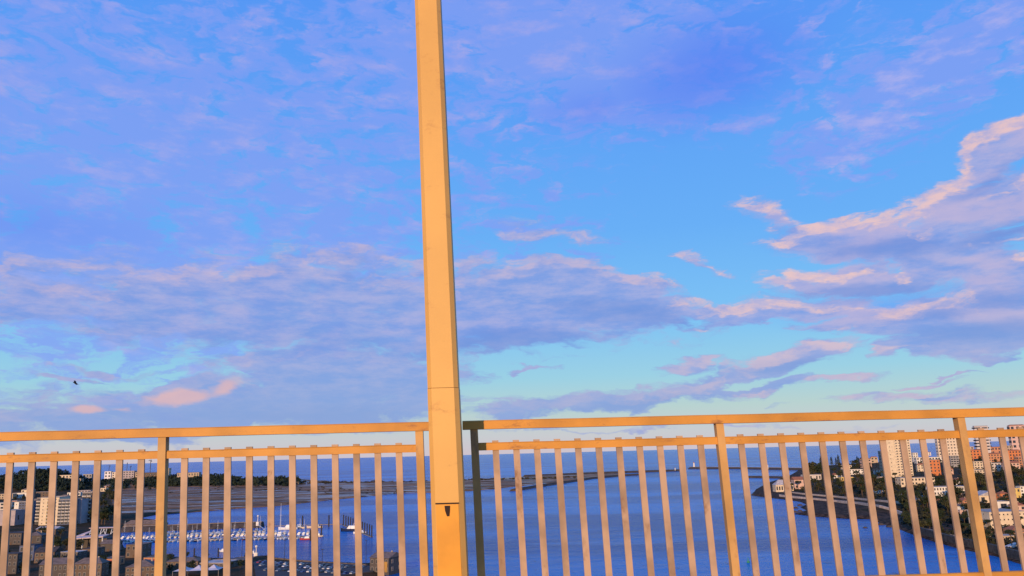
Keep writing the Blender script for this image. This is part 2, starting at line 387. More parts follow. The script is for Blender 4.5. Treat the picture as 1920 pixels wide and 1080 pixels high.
# ------------------------------------------------------------------ water
def water_mat():
    m_ = bpy.data.materials.new('river_and_sea_water'); m_.use_nodes = True; t = m_.node_tree; b = t.nodes['Principled BSDF']
    tc_ = N(t, 'ShaderNodeTexCoord'); ob = tc_.outputs['Object']
    big = noise(t, ob, .0035, 4, .55, (.35, 1.0, 0), .12); mid = noise(t, ob, .06, 6, .7, (.5, 1, 0), .15)
    sml = noise(t, ob, .35, 3, .6, (.7, 1, 0), -.2)
    n = N(t, 'ShaderNodeMix'); n.data_type = 'RGBA'; n.inputs[6].default_value = (.001, .065, .28, 1); n.inputs[7].default_value = (.003, .17, .52, 1)
    t.links.new(mrange(t, big, .42, .58, 0, 1), n.inputs[0]); chop = noise(t, ob, .075, 6, .8, (.9, .28, 0), .12)
    n2 = N(t, 'ShaderNodeMix'); n2.data_type = 'RGBA'; t.links.new(n.outputs[2], n2.inputs[6]); n2.inputs[7].default_value = (.10, .27, .60, 1)
    t.links.new(mrange(t, chop, .60, .74, 0, .75), n2.inputs[0])
    stk = noise(t, ob, .022, 5, .6, (.16, 1.3, 0), .08)
    n4 = N(t, 'ShaderNodeMix'); n4.data_type = 'RGBA'; t.links.new(n2.outputs[2], n4.inputs[6]); n4.inputs[7].default_value = (.08, .24, .55, 1)
    t.links.new(mrange(t, stk, .58, .68, 0, .55), n4.inputs[0]); n2 = n4
    n3 = N(t, 'ShaderNodeMix'); n3.data_type = 'RGBA'; t.links.new(n2.outputs[2], n3.inputs[6]); n3.inputs[7].default_value = (.001, .025, .12, 1)
    t.links.new(mrange(t, chop, .44, .28, 0, .9), n3.inputs[0]); t.links.new(n3.outputs[2], b.inputs['Base Color'])
    b.inputs['Roughness'].default_value = .2; b.inputs['IOR'].default_value = 1.33; b.inputs['Specular IOR Level'].default_value = .12
    hgt = mth(t, 'ADD', mth(t, 'MULTIPLY', mid, 3.4), mth(t, 'MULTIPLY', sml, .45))
    bp = N(t, 'ShaderNodeBump'); bp.inputs['Strength'].default_value = 1.0; bp.inputs['Distance'].default_value = 1.6
    t.links.new(hgt, bp.inputs['Height']); t.links.new(bp.outputs[0], b.inputs['Normal'])
    return m_
w = MB(); ang = [i * math.pi / 32 for i in range(64)]
rings = [0, 500, 2000, 8000, 40000, 150000]
for k in range(len(rings) - 1):
    for i in range(64):
        a, b = ang[i], ang[(i + 1) % 64]; r1, r2 = rings[k], rings[k + 1]
        pts = [(r1 * math.cos(a), r1 * math.sin(a), 0), (r2 * math.cos(a), r2 * math.sin(a), 0), (r2 * math.cos(b), r2 * math.sin(b), 0), (r1 * math.cos(b), r1 * math.sin(b), 0)]
        w.face(pts[:3] if False else (pts if r1 else pts[0:3]))
wo_ = w.build('water', water_mat()); wo_['kind'] = 'structure'

# ================================================================== the bridge: deck edge, railing, lamp post
M_rail = mat('yellow_painted_steel', (.62, .265, .04), .55, 0, .12, 3, wear=((.30, .12, .04), 7, (1, 1, 2.5), .56, .72))
M_bal = mat('weathered_baluster_steel', (.49, .31, .19), .6, 0, .18, 5, wear=((.24, .12, .06), 9, (1, 1, .6), .57, .74))
M_postm = mat('faded_post_paint', (.60, .32, .10), .6, 0, .14, 4, wear=((.30, .15, .06), 8, (1, 1, .5), .56, .74))
M_lamp = mat('cream_lamp_post_paint', (.68, .36, .085), .5, 0, .06, 1.2, wear=((.42, .19, .05), 6.0, (1.2, 1.2, 2.2), .56, .80), bump=.08)
M_door = mat('amber_access_panel', (.74, .30, .02), .45, 0, .10, 4, wear=((.30, .11, .02), 7, (1, 1, .35), .56, .72))
M_dark = mat('dark_slot', (.03, .015, .01), .8)
M_conc = mat('deck_concrete', (.30, .28, .26), .85, 0, .12, 2)

YAW = math.atan(.0397); D0F = 4.5
# fence line: Y = D0F + X * tan(yaw)
fx = Vector((math.cos(YAW), math.sin(YAW), 0)); SH = .036      # the posts and balusters lean a little (top to the left)
def fence_at(px, py):              # plane coordinates (s along, z) of a pixel on the fence plane
    d = ray(px, py); n = Vector((-math.sin(YAW), math.cos(YAW), 0)); t = (D0F * math.cos(YAW)) / d.dot(n)
    p = d * t; s = p.dot(fx); return s, p.z
FO = Vector((0, D0F, EYE)) - fx * (Vector((0, D0F, 0)).dot(fx))
def fpt(s, z, off=0.0):            # plane coordinates to world; off = towards the river
    return Vector((FO.x + fx.x * s - math.sin(YAW) * off, FO.y + fx.y * s + math.cos(YAW) * off, EYE + z))
Zt = fence_at(960, 795.5)[1]; Zm = fence_at(960, 836)[1]; Zb = fence_at(1770, 1083)[1]
Zbt = fence_at(960, 825)[1]; ZREF = fence_at(960, 850)[1]
def rail_mesh(s0, s1, z, hgt, thick):
    m_ = MB(); n = 14
    prof = [(-thick / 2, -hgt / 2), (-thick / 2, hgt / 2 - .006), (-thick / 2 + .006, hgt / 2), (thick / 2 - .006, hgt / 2), (thick / 2, hgt / 2 - .006), (thick / 2, -hgt / 2)]
    rs = []
    for i in range(n + 1):
        s = s0 + (s1 - s0) * i / n; rs.append([fpt(s, z + b + .0007 * math.sin(i * 2.1), a) for a, b in prof])
    m_.loft(rs); return m_
def bar_mesh(s, z0, z1, wd, th, mtop=0, chamf=.003):
    m_ = MB(); rs = []
    for z in (z0, z1):
        sc = s + SH * (ZREF - z)
        rs.append([fpt(sc + a, z, b) for a, b in ((-wd / 2, -th / 2), (wd / 2, -th / 2), (wd / 2, th / 2), (-wd / 2, th / 2))])
    m_.loft(rs); return m_
def sx(px): return fence_at(px, 850)[0]
def section(label, s_from, s_to, posts, bals, btop_off):
    root = empty('bridge_railing', fpt((s_from + s_to) / 2, Zb - .25), 0, label, 'railing', 'railing sections along the bridge edge')
    inv = Matrix.Translation(-root.location)
    def put(mb, name, mt):
        me = mb.mesh(name, mt); me.transform(inv); return link(name, me, root)
    put(rail_mesh(s_from, s_to, Zt, .048, .07), 'top_rail', M_rail)['label'] = 'flat yellow handrail along the top'
    put(rail_mesh(posts[0], posts[-1], Zm, .042, .03), 'middle_rail', M_rail)
    put(rail_mesh(s_from, s_to, Zb, .045, .04), 'bottom_rail', M_rail)
    for s in posts: put(bar_mesh(s, Zb - .30, Zt - .0245, .042, .05), 'post', M_postm)
    for s in bals: put(bar_mesh(s, Zb - .10, Zbt, .035, .012), 'baluster', M_bal)
    return root
sp_l = (sx(788) - sx(306.7)) / 12
sp_r1 = (sx(1353) - sx(891)) / 12; sp_r2 = (sx(1808) - sx(1353)) / 12
def between(a, b, n=12): return [a + (b - a) * i / n for i in range(1, n)]
p0, p1 = sx(306.7), sx(788); pm = p0 - (p1 - p0)
section('left length of yellow steel railing on the bridge edge, ending behind the lamp post', pm - .2, sx(818), [pm, p0, p1], between(pm, p0) + between(p0, p1), 0)
q0, q1, q2 = sx(891), sx(1353), sx(1808); q3 = q2 + (q2 - q1)
section('right length of yellow steel railing on the bridge edge, starting right of the lamp post', sx(868), q3 + .3, [q0, q1, q2, q3], between(q0, q1) + between(q1, q2) + between(q2, q3), 0)

# deck under the railing (below the frame, real all the same)
dk = MB(); zt = EYE + Zb - .25
a0 = fpt(-40, 0); a1 = fpt(40, 0)
def strip(o0, o1, z0, z1, s0=-60, s1=60):
    m_ = MB(); ps = [fpt(s0, 0, o0), fpt(s1, 0, o0), fpt(s1, 0, o1), fpt(s0, 0, o1)]
    m_.prism([(p.x, p.y) for p in ps], z0, z1); return m_
d_ = strip(-12, .22, EYE - 1.9, zt - .05).build('bridge_deck', M_conc); d_['kind'] = 'structure'
d2 = strip(-1.6, .20, zt - .046, zt).build('pavement', M_conc); d2['kind'] = 'structure'

# lamp post: stands on the deck just on the road side of the railing
def lamp_post():
    dist = 4.15
    def at(px, py): d = ray(px, py); return d * (dist / d.y)
    cb = at(846.5, 1080); ct = at(803, 0)
    base = EYE + Zb - .25 
    ax = (ct - cb) / (ct.z - cb.z)
    zb = base - EYE; pb = cb + ax * (zb - cb.z)
    root = empty('lamp_post', (pb.x, dist, base), 0, 'tall cream yellow lamp post standing in front of the railing', 'lamp post')
    wb = (at(877.5, 1080) - at(816, 1080)).x; wt = (at(826.5, 0) - at(779.5, 0)).x
    def ring(z, wd, grow=0):
        c = Vector((pb.x + ax.x * (z - zb), dist, EYE + z)) - root.location; h = wd / 2 + grow; k = h * .28
        return [c + Vector(p) for p in ((-h + k, -h, 0), (h - k, -h, 0), (h, -h + k, 0), (h, h - k, 0), (h - k, h, 0), (-h + k, h, 0), (-h, h - k, 0), (-h, -h + k, 0))]
    def wd(z): return wb + (wt - wb) * (z - cb.z) / (ct.z - cb.z)
    zj = at(835, 944).z; zc = at(832, 729).z
    sh = MB(); zs = [zc, zc + .8, zc + 1.6, zc + 2.6, zc + 4.2, 8.2]
    sh.loft([ring(z, max(.09, wd(z))) for z in zs]); sh.build('upper_shaft', M_lamp, root)
    lo = MB(); lo.loft([ring(z, wd(z) + .002) for z in (zb, zj, (zj + zc) / 2, zc - .0022)]); lo.build('lower_shaft', M_lamp, root)
    dr = MB()    # flat hatch on the road side face
    z0, z1 = zb + .06, zj
    def fr(z, s, o): c = Vector((pb.x + ax.x * (z - zb), dist, EYE + z)) - root.location; return c + Vector((s * wd(z) / 2 * .70, -wd(z) / 2 - o, 0))
    dr.loft([[fr(z0, -1, -.003), fr(z0, 1, -.003), fr(z0, 1, .006), fr(z0, -1, .006)], [fr(z1, -1, -.003), fr(z1, 1, -.003), fr(z1, 1, .006), fr(z1, -1, .006)]])
    door = dr.build('access_door', M_door, root); door['label'] = 'deep orange access panel low on the post'
    sl = MB(); c = (fr(z1 + .002, -1, 0) + fr(z1 + .002, 1, 0)) / 2
    sl.box((c.x, c.y - .002, c.z + .003), (wd(z1) * .72, .012, .006)); sl.build('door_gap', M_dark, root)
    kh = MB(); k = (fr(z1 - .03, -1, .006) + fr(z1 - .03, 1, .006)) / 2
    kh.loft([[(k.x - .014, k.y - .002, k.z + .024), (k.x + .014, k.y - .002, k.z + .024), (k.x + .014, k.y + .004, k.z + .024), (k.x - .014, k.y + .004, k.z + .024)],
             [(k.x - .011, k.y - .002, k.z), (k.x + .013, k.y - .002, k.z), (k.x + .013, k.y + .004, k.z), (k.x - .011, k.y + .004, k.z)],
             [(k.x - .002, k.y - .002, k.z - .026), (k.x + .010, k.y - .002, k.z - .026), (k.x + .010, k.y + .004, k.z - .026), (k.x - .002, k.y + .004, k.z - .026)]])
    kh.build('lock_recess', M_dark, door)
    hd = MB(); top = Vector((pb.x + ax.x * (8.2 - zb), dist, EYE + 8.2)) - root.location
    hd.tube(top, top + Vector((0, -1.4, .25)), .04, .035); hd.build('arm', M_lamp, root)
    lh = MB(); e = top + Vector((0, -1.6, .27)); lh.loft([[e + Vector((a * w_, y, z_)) for a, z_ in ((-1, 0), (1, 0), (.7, .1), (-.7, .1))] for y, w_ in ((.35, .08), (.1, .16), (-.25, .15), (-.4, .06))])
    lh.build('lantern', mat('grey_lantern', (.3, .3, .3), .4), root)
    bs = MB(); bs.box((0, 0, .01), (.34, .34, .02)); bs.build('base_plate', M_lamp, root)
lamp_post()

# bird in flight
def bird():
    d = ray(142, 719); p = d * 60 / d.y; c = Vector((p.x, p.y, EYE + p.z))
    m_ = MB(); sc = .30
    body = []
    for t, r_ in ((-1, .02), (-.7, .16), (-.2, .26), (.3, .22), (.7, .13), (1.0, .12), (1.2, .02)):
        body.append([(sc * (t * .55 * -1), sc * r_ * math.cos(a), sc * (r_ * math.sin(a) + t * .25)) for a in [i * math.pi / 4 for i in range(8)]])
    m_.loft(body)
    o = m_.build('bird', mat('black_feathers', (.012, .012, .014), .7), None, c)
    tag(o, 'small black bird flying low in the sky on the left', 'bird')
    for s, pts in ((1, [(.1, 0, .05), (-.25, .0, 0), (-1.0, .5, .42), (-1.25, .9, .42), (-.2, .5, .3)]), (-1, [(.15, 0, .0), (-.2, 0, 0), (-.05, -.9, .55), (.35, -1.1, .62), (.3, -.4, .35)])):
        wg = MB(); a = [Vector(p) * sc for p in pts]; wg.loft([a, [p + Vector((0, 0, .015)) for p in a]]); wg.build('wing', MATS['black_feathers'], o)
    tl = MB(); a = [Vector(p) * sc for p in ((.5, -.08, -.24), (.5, .08, -.24), (.85, .2, -.3), (.85, -.2, -.3))]; tl.loft([a, [p + Vector((0, 0, .012)) for p in a]]); tl.build('tail', MATS['black_feathers'], o)
bird()

# ================================================================== building materials
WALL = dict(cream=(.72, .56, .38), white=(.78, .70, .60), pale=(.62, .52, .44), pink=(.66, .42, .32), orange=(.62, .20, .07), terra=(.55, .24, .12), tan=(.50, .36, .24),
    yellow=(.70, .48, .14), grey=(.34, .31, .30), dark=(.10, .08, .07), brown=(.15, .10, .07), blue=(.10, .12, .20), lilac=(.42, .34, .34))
def wallm(c): return mat(c + '_render_wall', WALL[c], .85, 0, .08, .25, wear=(tuple(x * .6 for x in WALL[c]), .25, (1, 1, .25), .56, .8))
ROOF = dict(tiles=mat('terracotta_tiles', (.42, .15, .07), .85, 0, .2, 1.5), slab=mat('roof_slab', (.38, .33, .30), .9, 0, .15, .6), brownroof=mat('brown_metal_roof', (.20, .14, .11), .8, 0, .18, .5),
    greyroof=mat('pale_grey_roof', (.50, .44, .42), .8, 0, .15, .4), darkroof=mat('dark_roof', (.07, .055, .05), .85, 0, .2, .5))
M_glass = mat('window_glass', (.03, .035, .045), .15, 0, .1, 1, spec=.6)
M_frame = mat('window_frame', (.45, .38, .32), .6)
M_slab = mat('balcony_slab', (.66, .58, .50), .8)
M_bal_dark = mat('dark_recess_panel', (.035, .03, .035), .7)
_win = {}
def window_mesh(w_, h_, deep=False):
    k = (round(w_, 1), round(h_, 1), deep)
    if k in _win: return _win[k]
    m_ = MB(); f = .12
    m_.box((0, .02, -h_ / 2 + f / 2), (w_, .14, f)); m_.box((0, .02, h_ / 2 - f / 2), (w_, .14, f))
    m_.box((-w_ / 2 + f / 2, .02, 0), (f, .14, h_ - 2 * f)); m_.box((w_ / 2 - f / 2, .02, 0), (f, .14, h_ - 2 * f))
    m_.box((0, .05, 0), (w_ - 2 * f, .06, h_ - 2 * f), 0, 1)
    if w_ > 1.1: m_.box((0, .01, 0), (.07, .05, h_ - 2 * f))
    _win[k] = m_.mesh('window', [M_frame, M_glass]); return _win[k]
_bal = {}
def balcony_mesh(w_):
    k = round(w_, 1)
    if k in _bal: return _bal[k]
    m_ = MB(); m_.box((0, -.7, 0), (w_, 1.4, .22)); m_.box((0, -1.36, .62), (w_, .08, .9)); m_.box((-w_ / 2 + .04, -.7, .62), (.08, 1.24, .9)); m_.box((w_ / 2 - .04, -.7, .62), (.08, 1.24, .9))
    _bal[k] = m_.mesh('balcony', [M_slab]); return _bal[k]

def building(name, px, py, wpx, hpx, wall, label, cat='house', group=None, roof='flat', rmat=None, floors=2, cols=3, depth=None, yaw=0, at=None, win=.5, balc=False, roofh=None, dark=None, wh=.55, door=True, side=True):
    p = at if at is not None else hit(px, py); sc = p.y / F
    w_, h_ = wpx * sc, hpx * sc; dep = depth or max(7, min(w_, 16)); rz = R(yaw)
    root = empty(name, p, rz, label, cat, group)
    wb = MB(); wb.box((0, dep / 2, (h_ - 3) / 2), (w_, dep, h_ + 3)); wb.build('wall', wallm(wall) if isinstance(wall, str) else wall, root)
    rf = MB(); rm = ROOF[rmat] if rmat else (ROOF['slab'] if roof == 'flat' else ROOF['tiles'])
    rh = roofh * sc if roofh else min(w_, dep) * .28
    if roof == 'flat':
        t_ = max(.35, h_ * .03); o = .12
        rf.box((0, dep / 2, h_ + .1), (w_ - .5, dep - .5, .2))
        for (x, y, a, b) in ((0, .1, w_ + 2 * o, .4), (0, dep - .1, w_ + 2 * o, .4), (-w_ / 2 + .1, dep / 2, .4, dep - .6), (w_ / 2 - .1, dep / 2, .4, dep - .6)): rf.box((x, y, h_ + t_ / 2 + .003), (a, b, t_))
    else:
        e = .5; x0, x1, y0, y1 = -w_ / 2 - e, w_ / 2 + e, -e, dep + e; z = h_ + .003
        if roof == 'gable_front': a, b = (0, y0, z + rh), (0, y1, z + rh); 
        elif roof == 'gable': a, b = (x0, dep / 2, z + rh), (x1, dep / 2, z + rh)
        else:
            k = min(w_, dep) / 2 * .9
            a, b = ((x0 + k, dep / 2, z + rh), (x1 - k, dep / 2, z + rh)) if w_ >= dep else ((0, y0 + k, z + rh), (0, y1 - k, z + rh))
        c4 = [(x0, y0, z), (x1, y0, z), (x1, y1, z), (x0, y1, z)]
        if roof == 'gable_front' or (roof == 'hip' and w_ < dep):
            rf.face([c4[0], a, b, c4[3]]); rf.face([c4[1], c4[2], b, a]); rf.face([c4[0], c4[1], a]); rf.face([c4[2], c4[3], b])
        else:
            rf.face([c4[0], c4[1], b, a]); rf.face([c4[2], c4[3], a, b]); rf.face([c4[0], a, c4[3]]); rf.face([c4[1], c4[2], b])
        rf.face(c4[::-1])
    ro = rf.build('roof', rm, root)
    if roof != 'flat' and h_ > 4 and floors < 4:
        ch = MB(); ch.box((w_ * .22, dep * .6, h_ + rh * .8), (.8, .8, 2.2)); ch.build('chimney', wallm('tan'), ro)
    fh = h_ / max(1, floors); n = 0; cw = w_ / max(1, cols)
    if floors and cols:
        me = window_mesh(max(.5, cw * win), max(.6, fh * wh)); mb_ = balcony_mesh(cw * .86) if balc else None
        for f in range(floors):
            for c in range(cols):
                if n >= 100: break
                x = -w_ / 2 + cw * (c + .5)
                if f == 0 and c == cols // 2 and door:
                    dm = MB(); dm.box((0, 0, 1.1), (1.1, .1, 2.2)); dm.build('door', mat('brown_door', (.12, .06, .03), .6), root, (x, -.052, 0)); continue
                link('window', me, root, (x, -.09, fh * (f + .52))); n += 1
                if balc and f > 0: link('balcony', mb_, root, (x, 0, fh * f))
        if side and dep > 6:
            ns = 2 if dep > 9 else 1
            for f in range(min(floors, 12)):
                for c in range(ns):
                    for sgn in (-1, 1):
                        if n >= 100: break
                        o = link('window', me, root, (sgn * (w_ / 2 + .09), dep * (c + .5) / ns, fh * (f + .52)), -sgn * -math.pi / 2 if False else sgn * math.pi / 2); n += 1
    return root

G_N = 'houses on the north bank'
# ---- landmark blocks of the north bank
def tower(px0, px1, top, base, label, **kw):
    return building('apartment_tower', (px0 + px1) / 2, base, px1 - px0, base - top, kw.pop('wall', 'cream'), label, 'tower block', 'tower blocks on the north bank', **kw)
t1 = building('apartment_tower', 1699, 893, 28, 71, 'cream', 'tall cream tower block with a dark balcony column, the tallest one beside the open sea', 'tower block', 'tower blocks on the north bank', floors=15, cols=5, win=.48, wh=.42, depth=18, side=False)
sc1 = t1.location.y / F
lw = MB(); lw.box((-22.5 * sc1, 6, (72 * sc1 - 3) / 2), (17 * sc1, 12, 72 * sc1 + 3)); lw.build('wing', wallm('cream'), t1)
rc = MB(); rc.box((-14.2 * sc1 + .2, 3.5, 36 * sc1), (2.2 * sc1, 6, 70 * sc1)); rc.build('balcony_recess', M_bal_dark, t1)
for f in range(15): link('balcony', balcony_mesh(2.2 * sc1 * .9), t1, (-14.2 * sc1 + .2, .45, 71 * sc1 / 15 * (f + .3)))
for f in range(10): link('window', window_mesh(1.1, 2.0), t1, (-24 * sc1, -.09, 71 * sc1 / 10 * (f + .5)))
lo1 = building('apartment_house', 1661, 893, 10, 44, 'tan', 'narrow tan block stepping up against the left side of the tallest cream tower', 'apartment block', None, floors=8, cols=2)
tower(1762, 1801, 811, 860, 'wide cream block with rows of small windows, rising behind the orange red block', floors=9, cols=7, win=.45, wh=.4, depth=20)
tower(1833, 1858, 796, 846, 'slim banded tower, the highest roof among the buildings at the right', floors=9, cols=2, win=.8, wh=.42, depth=14, wall='pale')
building('apartment_house', 1915, 848, 30, 50, 'pink', 'salmon block at the right edge of the photo reaching above the railing', 'apartment block', None, floors=6, cols=3, depth=22, roof='hip')
building('apartment_house', 1755, 892, 20, 28, 'orange', 'bright orange red block of five storeys below the wide cream block', 'apartment block', None, floors=5, cols=3, win=.4, depth=14)
building('apartment_house', 1792, 876, 15, 20, 'grey', 'grey glassy block with pale bands right of the orange red block', 'apartment block', None, floors=5, cols=3, win=.8)
building('long_building', 1745, 868, 50, 10, 'white', 'long low white building just above the orange red block', 'building', None, floors=2, cols=9)
building('arcaded_building', 1722, 910, 62, 13, 'cream', 'long cream building with tall openings right of the white house under the tower', 'building', None, floors=2, cols=10, win=.55)
building('arcaded_building', 1786, 929, 66, 15, 'white', 'long white building with two rows of square windows in the middle of the hillside', 'building', None, floors=2, cols=13, win=.5)
building('house', 1799, 909, 14, 8, 'white', 'small white house with a round gable just above the long white building', 'house', None, roof='gable_front', floors=1, cols=2)
building('house', 1694, 908, 12, 12, 'white', 'white house among dark trees at the foot of the tallest cream tower', 'house', None, floors=2, cols=2)
building('house', 1718, 866, 9, 16, 'white', 'narrow white house standing right beside the tallest cream tower', 'house', None, floors=4, cols=2)
building('house', 1858, 942, 40, 12, 'cream', 'broad cream house with a wide low gable right of the railing post', 'house', None, roof='gable_front', rmat='greyroof', roofh=8, floors=1, cols=3)
building('house', 1884, 961, 22, 19, 'white', 'white house framed around a dark deep opening, under the orange house', 'house', None, floors=1, cols=1, win=.5, wh=.6, door=False)
building('house', 1885, 941, 14, 14, 'orange', 'small orange house with plain walls above the white framed house', 'house', None, roof='hip', floors=2, cols=1, door=False)
building('house', 1908, 934, 14, 17, 'yellow', 'yellow house near the right edge of the photo', 'house', None, floors=2, cols=2)
building('house', 1921, 930, 12, 16, 'white', 'white house cut by the right edge of the photo next to the yellow house', 'house', None, floors=3, cols=2)
building('house', 1915, 968, 20, 18, 'pink', 'pink house at the right edge above the big pale riverside building', 'house', None, roof='hip', floors=2, cols=2)
big = building('riverside_building', 1893, 990, 66, 27, 'cream', 'big pale riverside building with a blank upper wall and small arched openings', 'building', None, floors=3, cols=9, win=.35, wh=.32, depth=30)
building('riverside_building', 1868, 983, 20, 20, 'white', 'white windowed house joined to the left of the big pale riverside building', 'building', None, floors=3, cols=4, win=.4)
building('garden_wall', 1835, 964, 66, 7, 'pink', 'long pink garden wall running across the slope left of the white framed house', 'wall', None, floors=0, cols=0, depth=3)
building('house', 1806, 962, 14, 12, 'white', 'white house with an angled wall at the left end of the long pink wall', 'house', None, roof='gable_front', rmat='brownroof', floors=1, cols=2, yaw=30)
# pavilion on the point
building('restaurant', 1472, 922, 32, 12, 'cream', 'cream pavilion with a pointed roof on the rocky point', 'pavilion', None, roof='hip', rmat='greyroof', roofh=9, floors=1, cols=7, win=.6)
building('house', 1502, 917, 22, 16, 'pink', 'pink hipped house right behind the pavilion on the point', 'house', None, roof='gable', floors=2, cols=3)
building('house', 1476, 896, 9, 13, 'tan', 'tan square tower at the root of the short pier', 'tower', None, roof='hip', floors=2, cols=1)
building('long_building', 1524, 901, 32, 10, 'pale', 'long pale building with a flat roof behind the pointed pavilion', 'building', None, floors=1, cols=6)
# houses among the trees (px, base, w, h, wall, roof, floors, cols, what sets it apart)
HS = [(1588, 881, 18, 8, 'cream', 'flat', 2, 4, 'low cream villa right of the slender pines'), (1606, 890, 26, 9, 'white', 'flat', 2, 5, 'wide white villa under the dark tree clump'),
 (1626, 877, 18, 15, 'pink', 'hip', 3, 3, 'pink three storey house left of the tallest tower'), (1640, 868, 12, 10, 'tan', 'hip', 2, 2, 'tan house on the skyline left of the tallest tower'),
 (1590, 902, 24, 7, 'yellow', 'flat', 1, 5, 'long yellowish terrace house in the trees below the wide white villa'), (1572, 897, 14, 6, 'white', 'gable', 1, 3, 'small white cottage left of the yellowish terrace'),
 (1616, 909, 16, 5, 'lilac', 'flat', 1, 3, 'low lilac grey building in the dark trees'), (1658, 905, 14, 10, 'tan', 'flat', 2, 3, 'tan house in the trees below the tallest tower'),
 (1645, 889, 10, 7, 'pale', 'hip', 2, 2, 'pale little house in front of the narrow tan block'), (1652, 925, 18, 4, 'white', 'flat', 1, 4, 'very low white strip of a building above the promenade'),
 (1812, 846, 26, 14, 'tan', 'flat', 3, 5, 'tan block left of the slim banded tower'), (1832, 860, 34, 15, 'orange', 'hip', 3, 6, 'orange house with a red tiled roof below the slim banded tower'),
 (1866, 850, 22, 12, 'terra', 'gable', 2, 4, 'brick gabled house right of the slim banded tower'), (1888, 845, 22, 14, 'tan', 'flat', 3, 4, 'tan block with dark trees behind, left of the salmon block'),
 (1870, 866, 30, 14, 'terra', 'gable', 3, 6, 'brick red row house with tiled roof in the upper right quarter'), (1902, 862, 26, 16, 'orange', 'hip', 3, 5, 'orange brown house below the salmon block'),
 (1844, 879, 34, 13, 'cream', 'flat', 3, 6, 'cream house with dark window bands above the dark slope'), (1838, 895, 24, 13, 'cream', 'flat', 3, 4, 'cream house standing alone on the dark slope'),
 (1872, 884, 24, 15, 'pale', 'flat', 3, 4, 'pale house with one white side wall above the dark slope'), (1900, 884, 26, 15, 'pink', 'gable', 3, 4, 'pinkish house with red roof at the top of the dark slope'),
 (1918, 876, 14, 18, 'terra', 'flat', 4, 2, 'brick red house cut by the right edge of the photo'), (1816, 872, 20, 10, 'terra', 'hip', 2, 4, 'small brick house left of the cream banded house'),
 (1776, 850, 18, 8, 'orange', 'gable', 2, 3, 'small orange house at the foot of the wide cream block'), (1738, 850, 14, 6, 'white', 'gable', 2, 3, 'small white house on the skyline between the tower and the wide block'),
 (1820, 889, 16, 9, 'pale', 'hip', 2, 2, 'pale house half hidden in trees left of the cream house on the slope'), (1730, 884, 16, 12, 'cream', 'hip', 3, 3, 'cream house left of the orange red block'),
 (1782, 890, 12, 9, 'pink', 'gable', 2, 2, 'pink house just right of the orange red block'), (1748, 917, 18, 6, 'pale', 'flat', 1, 4, 'low pale hall between the two long buildings'),
 (1760, 945, 18, 7, 'brown', 'hip', 1, 3, 'brown roofed cottage below the long white building'), (1732, 938, 18, 6, 'lilac', 'flat', 1, 4, 'low grey building below the long cream building'),
 (1815, 947, 16, 8, 'terra', 'hip', 2, 2, 'red roofed house right under the long white building'), (1700, 935, 16, 7, 'tan', 'flat', 1, 3, 'tan shed above the promenade below the white house'),
 (1912, 1005, 22, 10, 'terra', 'hip', 2, 3, 'red house at the right edge on the lower slope'), (1888, 1015, 26, 9, 'tan', 'flat', 2, 5, 'tan house on the lower slope above the white ramp'),
 (1852, 1006, 18, 8, 'pale', 'hip', 2, 3, 'pale house on the lower slope left of the tan one')]
for (px, py, w_, h_, wl, rf, fl, co, what) in HS:
    building('house', px, py, w_, h_, wl, what, 'house', G_N, roof=rf, floors=fl, cols=co, depth=11, yaw=random.uniform(-12, 14), rmat='tiles' if rf != 'flat' else None)

# sea walls, promenade, quay of the north bank
def wall_line(name, pts, h_, th, mt, label, cat, z0=-1.5, group=None, kind=None):
    P3 = [hit(*p) for p in pts]; root = P3[0].copy(); m_ = MB(); rs = []
    for i, p in enumerate(P3):
        a = P3[max(0, i - 1)]; b = P3[min(len(P3) - 1, i + 1)]; d = (b - a); d.z = 0; d.normalize(); n = Vector((-d.y, d.x, 0)) * th / 2
        q = p - root
        rs.append([q - n + Vector((0, 0, z0)), q + n + Vector((0, 0, z0)), q + n + Vector((0, 0, h_)), q - n + Vector((0, 0, h_))])
    m_.loft(rs); o = m_.build(name, mt, None, root); return tag(o, label, cat, group, kind)
M_stone = mat('pale_stone', (.55, .42, .34), .9, 0, .12, .3); M_rub = mat('dark_rubble', (.05, .04, .035), .95, 0, .3, .25, c2=(.09, .065, .05))
wall_line('sea_wall', [(1470, 923), (1500, 927), (1535, 930), (1570, 933), (1610, 937), (1650, 941), (1690, 945)], 2.0, 1.2, M_stone, 'upper pale stone wall along the promenade behind the rocks', 'wall', group='stone walls on the north shore')
wall_line('sea_wall', [(1462, 931), (1500, 935), (1535, 938), (1570, 942), (1610, 946), (1650, 952), (1672, 958), (1700, 968), (1722, 982)], 2.4, 1.6, M_stone, 'lower pink stone sea wall just above the tidal rocks', 'wall', group='stone walls on the north shore')
qz = [hit(1726, 992), hit(1745, 997), hit(1775, 1004), hit(1810, 1012), hit(1845, 1020), hit(1880, 1030), hit(1925, 1045)]
wall_line('quay_wall', [(1722, 1000), (1742, 1006), (1775, 1016), (1808, 1024), (1840, 1030), (1872, 1038), (1925, 1054)], 4.5, 2.5, mat('dark_quay_stone', (.08, .065, .05), .9, 0, .25, .4), 'dark stone quay wall on the river below the hillside', 'quay')
wall_line('parapet', [(1724, 993), (1744, 997), (1776, 1005), (1808, 1013), (1826, 1016)], 1.6, .5, mat('pale_parapet', (.62, .48, .34), .8), 'cream parapet with small openings on top of the quay', 'wall')
rampo = wall_line('ramp', [(1872, 1036), (1890, 1029), (1908, 1022)], 1.4, 3.5, mat('white_ramp_concrete', (.70, .58, .50), .8), 'white sloping boat ramp at the right end of the quay', 'ramp')

